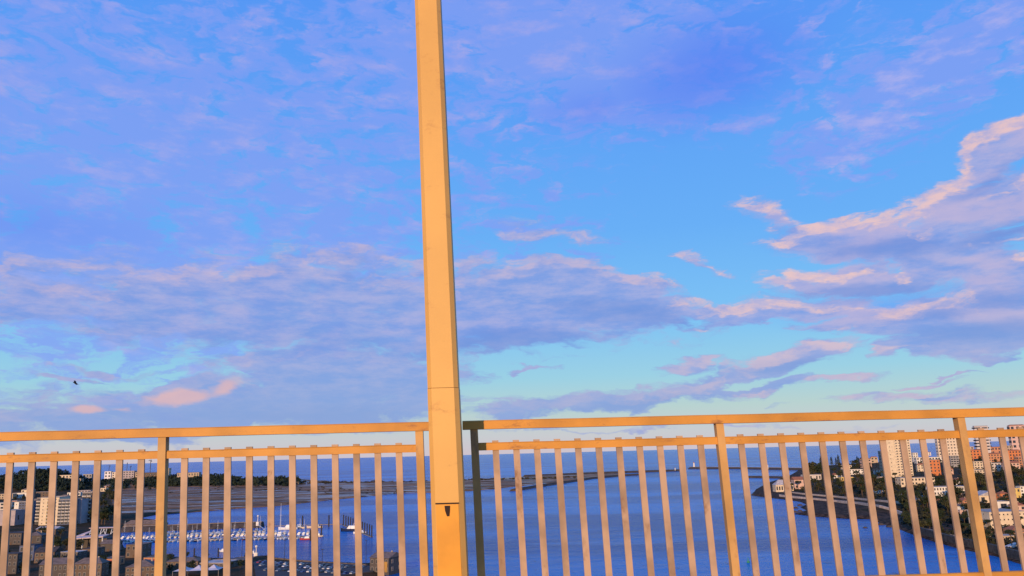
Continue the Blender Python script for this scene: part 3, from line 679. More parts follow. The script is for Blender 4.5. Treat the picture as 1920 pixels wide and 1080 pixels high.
# breakwaters and lighthouses
def breakwater(pts, h_, w_, label, n=14, group='breakwaters at the river mouth', top=None):
    P3 = [P(*p, 0) for p in pts]; root = P3[0].copy(); rnd = random.Random(len(pts) * 7 + int(pts[0][0])); m_ = MB(); rs = []
    seg = []
    for a, b in zip(P3[:-1], P3[1:]):
        for i in range(n): seg.append(a.lerp(b, i / n))
    seg.append(P3[-1])
    for i, p in enumerate(seg):
        a = seg[max(0, i - 1)]; b = seg[min(len(seg) - 1, i + 1)]; d = (b - a).normalized(); nn = Vector((-d.y, d.x, 0)); q = p - root; j = lambda s=.35: rnd.uniform(-s, s)
        rs.append([q - nn * (w_ * .75 + j(2)) + Vector((0, 0, -1)), q - nn * (w_ * .5 + j(1)) + Vector((0, 0, h_ * .5 + j())), q - nn * w_ * .28 + Vector((0, 0, h_ + j(.2))), q + nn * w_ * .28 + Vector((0, 0, h_ + j(.2))), q + nn * (w_ * .5 + j(1)) + Vector((0, 0, h_ * .5 + j())), q + nn * (w_ * .75 + j(2)) + Vector((0, 0, -1))])
    m_.loft(rs); o = m_.build('breakwater', M_rub, None, root); tag(o, label, 'breakwater', group)
    tp = MB(); rr = []
    for i, p in enumerate(seg):
        a = seg[max(0, i - 1)]; b = seg[min(len(seg) - 1, i + 1)]; d = (b - a).normalized(); nn = Vector((-d.y, d.x, 0)) * w_ * .2; q = p - root + Vector((0, 0, h_ + .25))
        rr.append([q - nn, q + nn, q + nn + Vector((0, 0, .5)), q - nn + Vector((0, 0, .5))])
    tp.loft(rr); tp.build('walkway', top or M_rub, o); return o
breakwater([(985, 894.5), (1100, 889.5), (1200, 886), (1276, 883.5)], 5.5, 22, 'long dark rubble breakwater running out from the tip of the sand spit')
breakwater([(961, 921), (1010, 913), (1060, 905.5), (1110, 898), (1160, 893), (1196, 891)], 3.4, 12, 'low dark training wall slanting along the river side of the spit')
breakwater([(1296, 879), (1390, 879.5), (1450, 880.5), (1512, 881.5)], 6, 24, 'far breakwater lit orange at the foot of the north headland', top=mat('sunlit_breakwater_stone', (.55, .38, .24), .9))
breakwater([(1405, 896), (1440, 896.5), (1480, 897.5)], 4, 14, 'short dark pier in front of the far breakwater', 8)
mole = breakwater([(232, 997), (300, 995), (400, 991), (492, 988)], 5.0, 16, 'long dark mole sheltering the marina on its river side', 18, None, mat('pale_mole_path', (.30, .22, .17), .9))

def lighthouse(px, py, hpx, label, wm):
    p = P(px, py, 4.5); s = p.y / F; h_ = hpx * s; root = empty('lighthouse', p, 0, label, 'lighthouse', 'lighthouses at the river mouth')
    b = MB(); b.tube((0, 0, 0), (0, 0, h_ * .8), h_ * .16, h_ * .11, 12); b.build('tower', wm, root)
    g_ = MB(); g_.tube((0, 0, h_ * .8), (0, 0, h_ * .84), h_ * .17, None, 12); g_.build('gallery', M_slab, root)
    l_ = MB(); l_.tube((0, 0, h_ * .84), (0, 0, h_ * .96), h_ * .08, None, 10); l_.tube((0, 0, h_ * .96), (0, 0, h_ * 1.05), h_ * .1, .1, 10); l_.build('lantern_room', mat('red_lantern', (.4, .06, .03), .5), root)
lighthouse(1301.5, 876.5, 10, 'white lighthouse at the outer end of the far breakwater', wallm('white'))
lighthouse(1266, 882, 5, 'tiny white light at the tip of the dark spit breakwater', wallm('white'))
building('harbour_house', 1438, 878, 5, 6, 'white', 'small white harbour house standing halfway along the far breakwater', 'building', None, at=P(1438, 878, 6), floors=1, cols=1, roof='hip', depth=8, door=False)
lighthouse(1433, 879, 12, 'thin white beacon beside the harbour house on the far breakwater', wallm('white'))

# ================================================================== trees
M_leaf = [mat('dark_green_leaves', (.035, .048, .018), .9, 0, .25, .4, c2=(.012, .02, .01)), mat('olive_leaves', (.065, .06, .022), .9, 0, .2, .5, c2=(.025, .028, .012)), mat('pine_needles', (.018, .03, .016), .9, 0, .2, .5)]
M_bark = mat('bark', (.10, .065, .04), .9, 0, .2, 2)
def leaves(m_, c, r, n, size, rnd, shell=.55):
    for _ in range(n):
        v = Vector((rnd.gauss(0, 1), rnd.gauss(0, 1), rnd.gauss(0, 1))).normalized() * (shell + (1 - shell) * rnd.random())
        p = Vector((c[0] + v.x * r[0], c[1] + v.y * r[1], c[2] + v.z * r[2])); a = Vector((rnd.gauss(0, 1), rnd.gauss(0, 1), rnd.gauss(0, 1))).normalized()
        b = a.orthogonal().normalized(); b = (b * math.cos(rnd.random() * 6) + a.cross(b) * math.sin(rnd.random() * 6)); c_ = a.cross(b); s = size * rnd.uniform(.6, 1.3)
        m_.face([p - b * s - c_ * s * .3, p + b * s * .2 - c_ * s * .8, p + b * s, p - b * s * .1 + c_ * s * .8])
def round_tree(seed, mt, wide=1.0):
    rnd = random.Random(seed); root = empty('broadleaf_tree')
    tr = MB(); tr.tube((0, 0, -.6), (.1, 0, 3.2), .32, .2, 7)
    lobes = []
    for k in range(8):
        a = k * 2.4 + rnd.random(); rr = rnd.uniform(.8, 2.4) * wide; z = rnd.uniform(3.6, 8.2); c = (rr * math.cos(a), rr * math.sin(a), z); q = rnd.uniform(1.2, 2.3) * wide; lobes.append((c, q))
        tr.tube((.1, 0, 2.6 + rnd.random()), c, .14, .05, 5)
    tr.build('trunk', M_bark, root); cr__ = MB()
    for c, q in lobes: leaves(cr__, c, (q, q, q * .8), 46, .5, rnd)
    cr__.build('crown', mt, root); return root
def pine_tree(seed, mt):
    rnd = random.Random(seed); root = empty('pine_tree'); tr = MB(); tr.tube((0, 0, -.6), (0, 0, 9.6), .26, .05, 7)
    cr__ = MB()
    for k in range(9):
        z = 2.2 + k * .9; rr = (2.3 - k * .21) * rnd.uniform(.8, 1.15)
        for j in range(6):
            a = j * math.pi / 3 + k * .5; e = (rr * math.cos(a), rr * math.sin(a), z - .2); tr.tube((0, 0, z), e, .05, .02, 4)
            leaves(cr__, (e[0] * .6, e[1] * .6, z), (rr * .42, rr * .42, .24), 9, .36, rnd, .2)
    leaves(cr__, (0, 0, 10), (.4, .4, .8), 14, .3, rnd, .1)
    tr.build('trunk', M_bark, root); cr__.build('crown', mt, root); return root
def umbrella_pine(seed, mt):
    rnd = random.Random(seed); root = empty('umbrella_pine'); tr = MB(); tr.tube((0, 0, -.6), (.3, 0, 7.4), .3, .16, 7); cr__ = MB()
    for k in range(9):
        a = k * .7; rr = rnd.uniform(.6, 2.6); c = (rr * math.cos(a), rr * math.sin(a), 8.6 + rnd.uniform(-.3, .6)); tr.tube((.3, 0, 6.4), c, .12, .04, 5); leaves(cr__, c, (1.4, 1.4, .7), 42, .42, rnd)
    tr.build('trunk', M_bark, root); cr__.build('crown', mt, root); return root
KINDS = {'round': [round_tree(1, M_leaf[0]), round_tree(2, M_leaf[1], 1.2), round_tree(3, M_leaf[0], .8), round_tree(4, M_leaf[1], 1.0)],
         'pine': [pine_tree(5, M_leaf[2]), pine_tree(6, M_leaf[2])], 'umbrella': [umbrella_pine(8, M_leaf[0])]}
_used = set()
def plant(kind, px, py, size, label, group, at=None):
    pr = random.choice(KINDS[kind]); r_ = pr if pr.name not in _used else copy_tree(pr); _used.add(pr.name)
    p = at if at is not None else hit(px, py); p = p.copy(); p.z = max(p.z, 0.5) - .2
    r_.location = p; s = size / 8.2; r_.scale = (s * random.uniform(.85, 1.2), s * random.uniform(.85, 1.2), s); r_.rotation_euler = (0, 0, random.uniform(0, 6.28))
    tag(r_, label, 'tree', group); return r_
bboxes = []       # keep trees off the buildings' footprints
for o in COL.objects:
    if o.type == 'EMPTY' and o.get('category') in ('house', 'building', 'tower block', 'apartment block', 'pavilion', 'wall', 'tower'):
        wch = [c for c in o.children if c.name.startswith('wall')]
        if wch: bb = [v.co for v in wch[0].data.vertices]; bboxes.append((o.location.x + min(v.x for v in bb) - 2, o.location.x + max(v.x for v in bb) + 2, o.location.y + min(v.y for v in bb) - 7, o.location.y + max(v.y for v in bb) + 2))
def free(p): return not any(a < p.x < b and c < p.y < d for a, b, c, d in bboxes)
def grove(box, n, kinds, size, label, group):
    x0, y0, x1, y1 = box; k = t_ = 0
    while k < n and t_ < n * 12:
        t_ += 1; px, py = random.uniform(x0, x1), random.uniform(y0, y1); p = hit(px, py)
        if p.z < 1.2 or not free(p): continue
        kd = random.choice(kinds); sz = random.uniform(*size); q = (sz - size[0]) / (size[1] - size[0])
        third = 'left' if px < x0 + (x1 - x0) / 3 else 'right' if px > x1 - (x1 - x0) / 3 else 'middle'
        lb = '%s %s, %s of those%s' % (('small', 'middling', 'big')[min(2, int(q * 3))], {'round': 'round tree', 'pine': 'pointed pine', 'umbrella': 'flat pine'}[kd], third, ' ' + label[label.find('tree') + 5:] if 'tree' in label else '')
        plant(kd, px, py, sz, lb, group, p); k += 1
grove((1520, 882, 1545, 898), 6, ['round'], (22, 30), 'tall dark tree in the clump behind the pavilion on the point', 'tall trees in the clump on the point')
for px, py, s in ((1541, 884, 30), (1560, 874, 24), (1568, 872, 20), (1573, 874, 27), (1549, 872, 17)): plant('pine', px, py, s, 'slender dark pine rising against the sea above the low villas', 'slender pines on the skyline')
grove((1597, 866, 1618, 876), 7, ['round', 'pine'], (15, 22), 'dark tree on the skyline right of the slender pines', 'trees on the skyline')
grove((1560, 876, 1672, 900), 24, ['round', 'umbrella'], (10, 17), 'dark tree among the villas left of the tallest tower', 'trees among the villas')
grove((1545, 900, 1690, 934), 36, ['round', 'umbrella'], (9, 15), 'dark tree in the park above the promenade', 'trees in the park above the promenade')
grove((1462, 906, 1540, 924), 13, ['round', 'umbrella'], (8, 13), 'dark tree round the pavilion and houses on the point', 'trees on the rocky point')
grove((1718, 846, 1830, 892), 20, ['round', 'pine'], (9, 15), 'dark tree between the blocks around the orange red block', 'trees between the blocks')
grove((1690, 912, 1800, 962), 32, ['round'], (8, 14), 'dark tree on the slope below the two long buildings', 'trees below the long buildings')
grove((1800, 885, 1925, 925), 34, ['round', 'pine'], (9, 15), 'dark tree on the bare dark slope below the right hand houses', 'trees on the dark slope')
grove((1700, 960, 1860, 1000), 34, ['round'], (6, 10), 'small bushy tree on the slope behind the quay', 'bushy trees behind the quay')
grove((1800, 926, 1925, 1035), 34, ['round', 'umbrella'], (6, 10), 'small tree among the houses near the right edge', 'trees among the lower right houses')
grove((1830, 838, 1925, 870), 12, ['round', 'pine'], (9, 14), 'dark tree among the tiled roofs at the upper right', 'trees among the tiled roofs')

# rocks at the tide line, as things one can tell apart
def rock(px, py, s, label, group=None):
    rnd = random.Random(int(px)); m_ = MB(); m_.ball((0, 0, 0), (s, s * .8, s * .5), 9, 6); m_.v = [tuple(c * (1 + rnd.uniform(-.18, .18)) for c in v) for v in m_.v]
    p = P(px, py, .1); o = m_.build('rock', M_rub, None, p); tag(o, label, 'rock', group)
rock(1622, 990, 2.0, 'lone dark rock in the river off the tidal rocks')
for i, (px, py) in enumerate([(1490, 961), (1500, 959), (1508, 962), (1520, 965), (1535, 966), (1552, 967), (1568, 969), (1585, 970), (1604, 971), (1620, 972), (1640, 977), (1652, 984), (1668, 988), (1412, 928), (1424, 930), (1438, 932), (1500, 948), (1492, 953)]):
    rock(px, py, random.uniform(2.0, 4.2), 'dark tidal rock along the north shoreline below the sea wall', 'tidal rocks on the north shore')

def buoy(px, py, c, label):
    p = P(px, py, 0); root = empty('buoy', p, 0, label, 'buoy'); b = MB(); b.tube((0, 0, -.3), (0, 0, .9), 1.0, .9, 12); b.build('float', mat(c[0], c[1], .5), root)
    t_ = MB(); t_.tube((0, 0, .9), (0, 0, 2.6), .45, .12, 8); t_.ball((0, 0, 2.8), (.3, .3, .3)); t_.build('top_mark', mat(c[0], c[1], .5), root)
buoy(1403, 1055, ('green_buoy_paint', (.03, .25, .12)), 'green buoy floating in the middle of the river')

# ================================================================== south bank
M_wood = mat('far_wood_leaves', (.028, .040, .024), .95, 0, .25, .02, c2=(.012, .02, .015))
rnd = random.Random(11)
def mass(name, label, cat, pts, mt, per=34, size=1.6, flat=.75):
    m_ = MB()
    for p, r_ in pts: leaves(m_, (p[0], p[1], p[2] + r_ * flat * .8), (r_, r_, r_ * flat), per, size * r_ / 5, rnd, .5)
    o = m_.build(name, mt); return tag(o, label, cat, None, 'stuff')
pts = []; tries = 0
while len(pts) < 900 and tries < 40000:
    tries += 1; px = rnd.uniform(-30, 560); py = rnd.uniform(884, 921)
    p = hit(px, py)
    if p.z < (1.6 if px > 300 else 3) or p.y > 2900 or p.y < 1500 or (px > 300 and py > 912.5) or rnd.random() < (py - 905) / 30: continue
    if 190 < px < 255 and py < 900 and rnd.random() < .7: continue
    pts.append((p, rnd.uniform(5, 9.5)))
for k in range(420):
    px = rnd.uniform(285, 560); p = hit(px, rnd.uniform(896 + max(0, px - 500) * .08, 912.5 - (px - 285) * .012))
    if 1 < p.z and p.y < 2900: pts.append((p, rnd.uniform(5, 8)))
mass('wood', 'long dark wood covering the ridge behind the sand flats', 'wood', pts, M_wood)
pts = []
for k in range(330):
    px = rnd.uniform(545, 1080); t = (px - 545) / 535; py = 905.5 - 10 * t + rnd.uniform(-2.2, 3.2) * (1 - .6 * t)
    p = hit(px, py)
    if p.z > .8: pts.append((p, rnd.uniform(2.5, 5.5)))
for k in range(90):
    px = rnd.uniform(300, 760); p = hit(px, rnd.uniform(911, 926))
    if p.z > .8: pts.append((p, rnd.uniform(2, 4)))
mass('scrub', 'low dark scrub scattered along the sand spit', 'scrub', pts, mat('dune_scrub', (.07, .055, .03), .95, 0, .3, .03), 18, 1.6, .3)

# villas, blocks and cranes on the ridge
G_R = 'buildings on the wooded ridge'
for (px, py, w_, h_, wl, fl, co, rf, what) in [(122, 903, 24, 11, 'cream', 2, 4, 'flat', 'cream block at the right foot of the wooded hill on the far left'), (142, 905, 18, 7, 'tan', 2, 3, 'flat', 'low tan block just right of the cream one beside the wooded hill'),
    (163, 903, 16, 12, 'grey', 2, 3, 'flat', 'grey and white block alone among the trees on the ridge'), (201, 902, 12, 17, 'white', 3, 2, 'flat', 'tall narrow white block at the left end of the ridge cluster'),
    (217, 902, 16, 16, 'cream', 4, 3, 'flat', 'cream block second from the left in the ridge cluster'), (237, 905, 26, 20, 'lilac', 5, 5, 'flat', 'wide lilac grey block in the ridge cluster'),
    (259, 902, 12, 16, 'tan', 4, 2, 'flat', 'tan block at the right end of the ridge cluster'), (284, 900, 34, 13, 'brown', 2, 7, 'flat', 'long brown block with a flat dark roof on the ridge'),
    (313, 899, 5, 19, 'cream', 4, 1, 'flat', 'slim cream tower standing above the ridge trees'), (352, 901, 40, 13, 'tan', 2, 8, 'flat', 'long low tan block with an overhanging dark roof at the right of the ridge'),
    (555, 908, 10, 4, 'brown', 1, 2, 'flat', 'tiny brown hut at the right end of the wooded ridge')]:
    building('ridge_building', px, py, w_, h_, wl, what, 'building', G_R, roof=rf, rmat='darkroof' if wl in ('brown', 'tan') else None, floors=fl, cols=co, depth=16, door=False)
def crane(px, base, top, label, jib=26, rz=0):
    p = hit(px, base); s = p.y / F; h_ = (base - top) * s; root = empty('tower_crane', p, R(rz), label, 'crane', 'cranes behind the ridge')
    mt = mat('crane_steel', (.06, .055, .06), .6)
    m_ = MB(); m_.box((0, 0, h_ / 2), (1.6, 1.6, h_)); m_.build('mast', mt, root)
    j = MB(); j.box((jib * .32, 0, h_ + .7), (jib * 1.3, 1.1, 1.3)); j.tube((0, 0, h_), (0, 0, h_ + 6), .5, .2, 5); j.tube((0, 0, h_ + 6), (jib * .8, 0, h_ + 1.4), .18, None, 4); j.tube((0, 0, h_ + 6), (-jib * .3, 0, h_ + 1.4), .18, None, 4); j.build('jib', mt, root)
    cw = MB(); cw.box((-jib * .28, 0, h_ - 1), (3.4, 1.8, 2.4)); cw.build('counterweight', mt, root)
crane(203, 900, 875, 'crane with its jib turned to the left above the left end of the ridge cluster', 14, 180)
crane(236.5, 900, 870.5, 'tallest thin crane mast above the lilac grey block', 4, 90)
crane(243.5, 900, 876, 'short stout crane right next to the tallest thin one', 5, 40)
crane(280.5, 899, 866.5, 'lone crane mast above the long brown block', 6, 200)

# apartment blocks of the near left
def flats(px, base, w_, h_, wl, label, fl, co, **kw): return building('apartment_building', px, base, w_, h_, wl, label, 'apartment block', kw.pop('group', 'apartment blocks on the south bank'), floors=fl, cols=co, **kw)
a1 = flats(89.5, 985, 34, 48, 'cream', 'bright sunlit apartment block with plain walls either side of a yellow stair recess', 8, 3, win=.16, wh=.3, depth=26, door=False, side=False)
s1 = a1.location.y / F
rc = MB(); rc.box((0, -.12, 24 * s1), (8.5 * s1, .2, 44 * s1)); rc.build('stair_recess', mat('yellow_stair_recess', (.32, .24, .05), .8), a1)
for f in range(8):
    link('balcony', balcony_mesh(6.4 * s1), a1, (0, -.22, 47 * s1 / 8 * (f + .15))); link('window', window_mesh(3.0, 1.6), a1, (-1.6 * s1, -.3, 47 * s1 / 8 * (f + .6)))
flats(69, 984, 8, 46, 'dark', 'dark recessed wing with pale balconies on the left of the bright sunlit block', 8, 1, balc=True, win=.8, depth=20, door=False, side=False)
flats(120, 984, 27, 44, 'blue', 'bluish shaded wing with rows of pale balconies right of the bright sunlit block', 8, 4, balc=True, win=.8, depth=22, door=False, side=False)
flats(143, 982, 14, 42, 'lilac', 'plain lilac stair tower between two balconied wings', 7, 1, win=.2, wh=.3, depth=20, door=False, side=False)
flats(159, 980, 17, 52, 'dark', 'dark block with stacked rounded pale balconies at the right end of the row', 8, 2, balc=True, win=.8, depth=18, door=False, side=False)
flats(6, 962, 28, 18, 'pale', 'pale block with wide window bands cut by the left edge of the photo', 3, 4, win=.7)
building('warehouse', 10, 986, 32, 26, 'lilac', 'plain lilac wall with one arched window below the pale block at the left edge', 'building', None, floors=1, cols=1, win=.12, wh=.3, depth=26, door=False)
flats(28, 978, 8, 34, 'white', 'slim white end wall left of the dark glassy block', 4, 1, win=.2, wh=.2, depth=14, door=False)
flats(40, 980, 15, 36, 'blue', 'dark glassy block between the slim white wall and the bright sunlit block', 8, 3, win=.8, depth=18, door=False)
for (px, py, w_, h_, wl, fl, co, what) in [(10, 936, 26, 9, 'tan', 2, 5, 'tan row house with a pale roof at the left edge below the hill'), (38, 934, 30, 9, 'white', 1, 5, 'low white building at the foot of the wooded hill'), (50, 924, 20, 5, 'cream', 1, 3, 'cream strip roof behind the low white building'),
    (84, 932, 34, 9, 'brown', 2, 6, 'brown low house with a grey roof behind the bright sunlit block'), (118, 938, 18, 6, 'tan', 1, 4, 'tan shed roof behind the bluish wing'), (138, 930, 24, 6, 'white', 1, 5, 'long white roof strip behind the stair tower'),
    (158, 926, 22, 6, 'lilac', 2, 4, 'lilac house behind the block with rounded balconies'), (186, 922, 24, 6, 'cream', 1, 5, 'cream low house in front of the dark ridge wood'), (200, 917, 14, 5, 'pink', 1, 3, 'small pinkish house higher on the ridge slope'),
    (62, 944, 22, 7, 'dark', 1, 3, 'dark low hall just behind the bright sunlit block'), (20, 948, 22, 8, 'terra', 2, 4, 'reddish house behind the slim white wall')]:
    building('low_house', px, py, w_, h_, wl, what, 'house', 'low houses at the foot of the ridge', roof='flat' if w_ > 20 else 'hip', rmat=None if w_ > 20 else 'brownroof', floors=fl, cols=co, depth=14)

# sheds, canopies and quay buildings nearer the bridge
shed = [(268, 992, 74, 8, 'brown', 'hip', 'brownroof', 7, 'broad brown roofed shed on the shore above the marina'), (85, 1003, 40, 10, 'brown', 'gable', 'greyroof', 4, 'brown shed with a pale roof edge in front of the bright sunlit block'),
    (60, 1020, 30, 14, 'dark', 'hip', 'brownroof', 6, 'dark hip roofed house below the plain lilac wall'), (20, 1022, 40, 20, 'dark', 'flat', 'darkroof', 3, 'big dark flat roofed building at the left edge of the photo'),
    (48, 1052, 26, 26, 'blue', 'flat', 'darkroof', 3, 'dark bluish block with small windows at the bottom left'), (12, 1078, 36, 34, 'dark', 'flat', 'darkroof', 3, 'dark tall block in the bottom left corner of the photo'),
    (82, 1056, 34, 18, 'brown', 'gable', 'darkroof', 8, 'brown house with a dark gable roof under the pale canopy on the left'), (128, 1056, 34, 18, 'dark', 'flat', 'greyroof', 3, 'dark building with a pale step shaped roof edge below the canopy'),
    (165, 1048, 26, 16, 'brown', 'flat', 'darkroof', 3, 'brown low block below the right end of the canopy'), (202, 1036, 28, 14, 'dark', 'gable', 'brownroof', 6, 'dark shed next to the marina corner'),
    (199, 1062, 30, 12, 'terra', 'flat', 'brownroof', 3, 'building with a red band above its windows near the marina corner'), (284, 1060, 30, 12, 'terra', 'flat', 'brownroof', 3, 'building with a red front on the marina quay'),
    (250, 1046, 30, 22, 'brown', 'flat', 'brownroof', 3, 'tall brown boathouse at the left corner of the marina'), (262, 1086, 50, 20, 'brown', 'hip', 'brownroof', 10, 'brown roofed house at the bottom edge just left of the white marquee'),
    (162, 1084, 50, 24, 'brown', 'hip', 'brownroof', 9, 'brown hip roof in front at the bottom edge, left of the marina'), (98, 1088, 50, 26, 'dark', 'gable', 'brownroof', 9, 'dark gabled roof at the bottom edge below the dark step roofed building'),
    (340, 1064, 60, 9, 'brown', 'hip', 'brownroof', 5, 'low brown roofed hall on the marina quay'), (398, 1068, 50, 10, 'dark', 'flat', 'greyroof', 3, 'flat grey roofed kiosk row on the marina quay'),
    (440, 1058, 34, 6, 'brown', 'flat', 'brownroof', 2, 'low flat building beside the marina lawn')]
for (px, py, w_, h_, wl, rf, rm, rh, what) in shed:
    building('quay_building', px, py, w_, h_, wl, what, 'building', 'sheds and quay buildings of the marina', roof=rf, rmat=rm, floors=max(1, int(h_ / 9)), cols=max(3, int(w_ / 8)), roofh=rh, depth=random.uniform(10, 18), yaw=random.uniform(-10, 10))
rb = MB(); b_ = hit(199, 1062); rb.box((0, 0, .6), (30 * b_.y / F * .9, .2, 1.6)); o = rb.build('awning', mat('red_awning', (.35, .03, .03), .7), None, b_ + Vector((0, -1.4, 2.4))); tag(o, 'red awning over the shop front near the marina corner', 'awning')
rb = MB(); b_ = hit(284, 1060); rb.box((0, 0, .6), (28 * b_.y / F * .9, .2, 1.4)); o = rb.build('awning', MATS['red_awning'], None, b_ + Vector((0, -1.4, 2.4))); tag(o, 'red awning across the building with a red front on the quay', 'awning')

def canopy():        # the large pale roof carried on white branching struts
    p = hit(155, 1030); s = p.y / F; h_ = 20 * s; w_ = 76 * s
    root = empty('market_canopy', p, R(-2), 'large pale sloping canopy roof on white branching struts', 'canopy')
    M_c = mat('pale_canopy_sheet', (.62, .46, .42), .7, 0, .12, .3); M_st = mat('white_struts', (.7, .66, .6), .5)
    r_ = MB(); r_.loft([[(-w_ * .30, -2, h_ * .82), (w_ * .5, -2, h_ * .98), (w_ * .5, -2, h_ * 1.06), (-w_ * .30, -2, h_ * .90)], [(-w_ * .2, 8, h_ * .98), (w_ * .5, 8, h_ * 1.08), (w_ * .5, 8, h_ * 1.16), (-w_ * .2, 8, h_ * 1.06)]]); r_.build('front_roof', M_c, root)
    b = MB(); b.loft([[(-w_ * .5, 9, h_ * .80), (-w_ * .12, 9, h_ * 1.10), (-w_ * .12, 9, h_ * 1.16), (-w_ * .5, 9, h_ * .86)], [(-w_ * .46, 24, h_ * 1.0), (-w_ * .02, 24, h_ * 1.55), (-w_ * .02, 24, h_ * 1.62), (-w_ * .46, 24, h_ * 1.07)]]); b.build('side_roof', M_c, root)
    t_ = MB(); t_.box((w_ * .1, 24, h_ * 1.6), (w_ * .62, 8, .5)); t_.build('upper_roof', M_c, root)
    for k in range(5):
        x = -w_ * .06 + k * w_ * .13; q = MB(); q.tube((x, 12, h_ * 1.1), (x, 14, h_ * 1.57), .28, None, 5); q.tube((x, 12, h_ * 1.1), (x + w_ * .09 * (-1) ** k, 14, h_ * 1.57), .24, None, 5); q.build('strut', M_st, root)
    for x in (-.26, -.02, .22, .46): q = MB(); q.box((w_ * x, 0, h_ * .42), (.7, .7, h_ * .84 + 2)); q.build('column', M_st, root)
    d = MB(); d.box((w_ * .1, 14, h_ * .4), (w_ * .74, 16, h_ * .8)); d.build('hall', wallm('dark'), root)
canopy()
def marquee():
    p = hit(366, 1082); s = p.y / F; root = empty('marquee', p, R(4), 'white pointed marquee roof at the bottom edge in front of the marina', 'marquee'); w_ = 80 * s
    M_c = mat('white_membrane', (.62, .54, .56), .6, 0, .1, .3)
    for k in range(3):
        x0 = -w_ / 2 + k * w_ / 3; x1 = x0 + w_ / 3; c = ((x0 + x1) / 2, 6, 6.2); m_ = MB(); q = [(x0, 0, 3.6), (x1, 0, 3.6), (x1, 12, 3.6), (x0, 12, 3.6)]
        for i in range(4):
            a, b = Vector(q[i]), Vector(q[(i + 1) % 4]); mid = (a + b) / 2; ca = a.lerp(Vector(c), .5) - Vector((0, 0, .5)); cb = b.lerp(Vector(c), .5) - Vector((0, 0, .5))
            m_.face([a, b, cb, ca]); m_.face([ca, cb, c])
        m_.build('roof_peak', M_c, root)
        for x in (x0, x1): z = MB(); z.tube((x, .2, -1), (x, .2, 3.6), .1, None, 5); z.build('pole', M_frame, root)
marquee()
tip = building('harbour_office', 711, 1078, 40, 26, 'dark', 'dark harbour office with an amber end wall at the tip of the car park', 'building', None, roof='gable', rmat='brownroof', floors=2, cols=4, roofh=8, depth=16, yaw=-24)
s_ = tip.location.y / F; e = MB(); e.box((11 * s_, -.12, 11 * s_), (12 * s_, .16, 18 * s_)); e.build('end_panel', mat('amber_wall_panel', (.42, .22, .05), .8), tip)

# ------------------------------------------------------------------ trees of the south bank
def grove_s(box, n, kinds, size, label, group): grove(box, n, kinds, size, label, group)
bboxes.clear()
for o in COL.objects:
    if o.type == 'EMPTY' and o.get('category') in ('house', 'building', 'apartment block'):
        wch = [c for c in o.children if c.name.startswith('wall')]
        if wch: bb = [v.co for v in wch[0].data.vertices]; bboxes.append((o.location.x + min(v.x for v in bb) - 2, o.location.x + max(v.x for v in bb) + 2, o.location.y + min(v.y for v in bb) - 5, o.location.y + max(v.y for v in bb) + 2))
grove_s((168, 930, 222, 988), 22, ['round'], (11, 17), 'dark bushy tree on the bank by the brown shed', 'trees between the blocks and the shed')
grove_s((0, 936, 170, 1000), 22, ['round', 'pine'], (7, 11), 'dark tree around the apartment blocks on the left', 'trees around the left blocks')
grove_s((0, 1004, 235, 1080), 34, ['round'], (6, 10), 'dark tree between the sheds at the bottom left', 'trees between the sheds')
grove_s((300, 1047, 470, 1076), 14, ['round'], (4, 6), 'small dark tree on the marina quay', 'small trees on the marina quay')

def undergrowth(name, label, boxes, mt):
    pts = []
    for (x0, y0, x1, y1, n) in boxes:
        for _ in range(n):
            p = hit(rnd.uniform(x0, x1), rnd.uniform(y0, y1))
            if p.z > 2.5 and free(p): pts.append((p, rnd.uniform(2.0, 4.2)))
    mass(name, label, 'bushes', pts, mt, 26, 1.5, .6)
M_bush = mat('dark_bush_leaves', (.036, .034, .016), .95, 0, .3, .1, c2=(.014, .018, .010))
undergrowth('undergrowth', 'dark bushes filling the ground between the houses and low sheds on the left', [(0, 926, 225, 985, 260), (0, 985, 235, 1080, 240)], M_bush)
bboxes.clear()
for o in COL.objects:
    if o.type == 'EMPTY' and o.get('category') in ('house', 'building', 'tower block', 'apartment block', 'pavilion', 'wall', 'tower'):
        wch = [c for c in o.children if c.name.startswith('wall')]
        if wch: bb = [v.co for v in wch[0].data.vertices]; bboxes.append((o.location.x + min(v.x for v in bb) - 2, o.location.x + max(v.x for v in bb) + 2, o.location.y + min(v.y for v in bb) - 6, o.location.y + max(v.y for v in bb) + 2))
undergrowth('undergrowth', 'dark bushes filling the slopes between the houses on the right bank', [(1470, 902, 1560, 926, 70), (1550, 868, 1690, 936, 330), (1690, 860, 1925, 935, 360), (1690, 935, 1925, 1040, 420)], M_bush)
# ------------------------------------------------------------------ marina
M_pont = mat('pontoon_boards', (.28, .23, .19), .8, 0, .15, .8); M_pile = mat('dark_pile', (.035, .03, .035), .7)
def pontoon(a, b, w_, label, nfing=0, side=1):
    A, B = P(*a, 0), P(*b, 0); d = (B - A); L_ = d.length; rz = math.atan2(d.y, d.x); root = empty('pontoon', A, rz, label, 'pontoon', 'floating pontoons of the marina')
    m_ = MB(); m_.box((L_ / 2, 0, .25), (L_, w_, .5)); m_.build('walkway', M_pont, root)
    for k in range(nfing): f = MB(); f.box((L_ * (k + .5) / nfing, side * (w_ / 2 + 4), .22), (.8, 8, .4)); f.build('finger', M_pont, root)
    return root
pontoon((226, 1014), (598, 1005), 2.2, 'long pontoon carrying the front rows of white boats', 18, -1)
pontoon((300, 1001), (500, 996), 2.2, 'second pontoon close to the dark mole', 10, -1)
pontoon((500, 987), (643, 983), 2.4, 'thin pontoon reaching right from the mole to the row of piles')
pontoon((645, 985), (697, 1007), 2.6, 'short slanting pontoon along the row of dark piles')
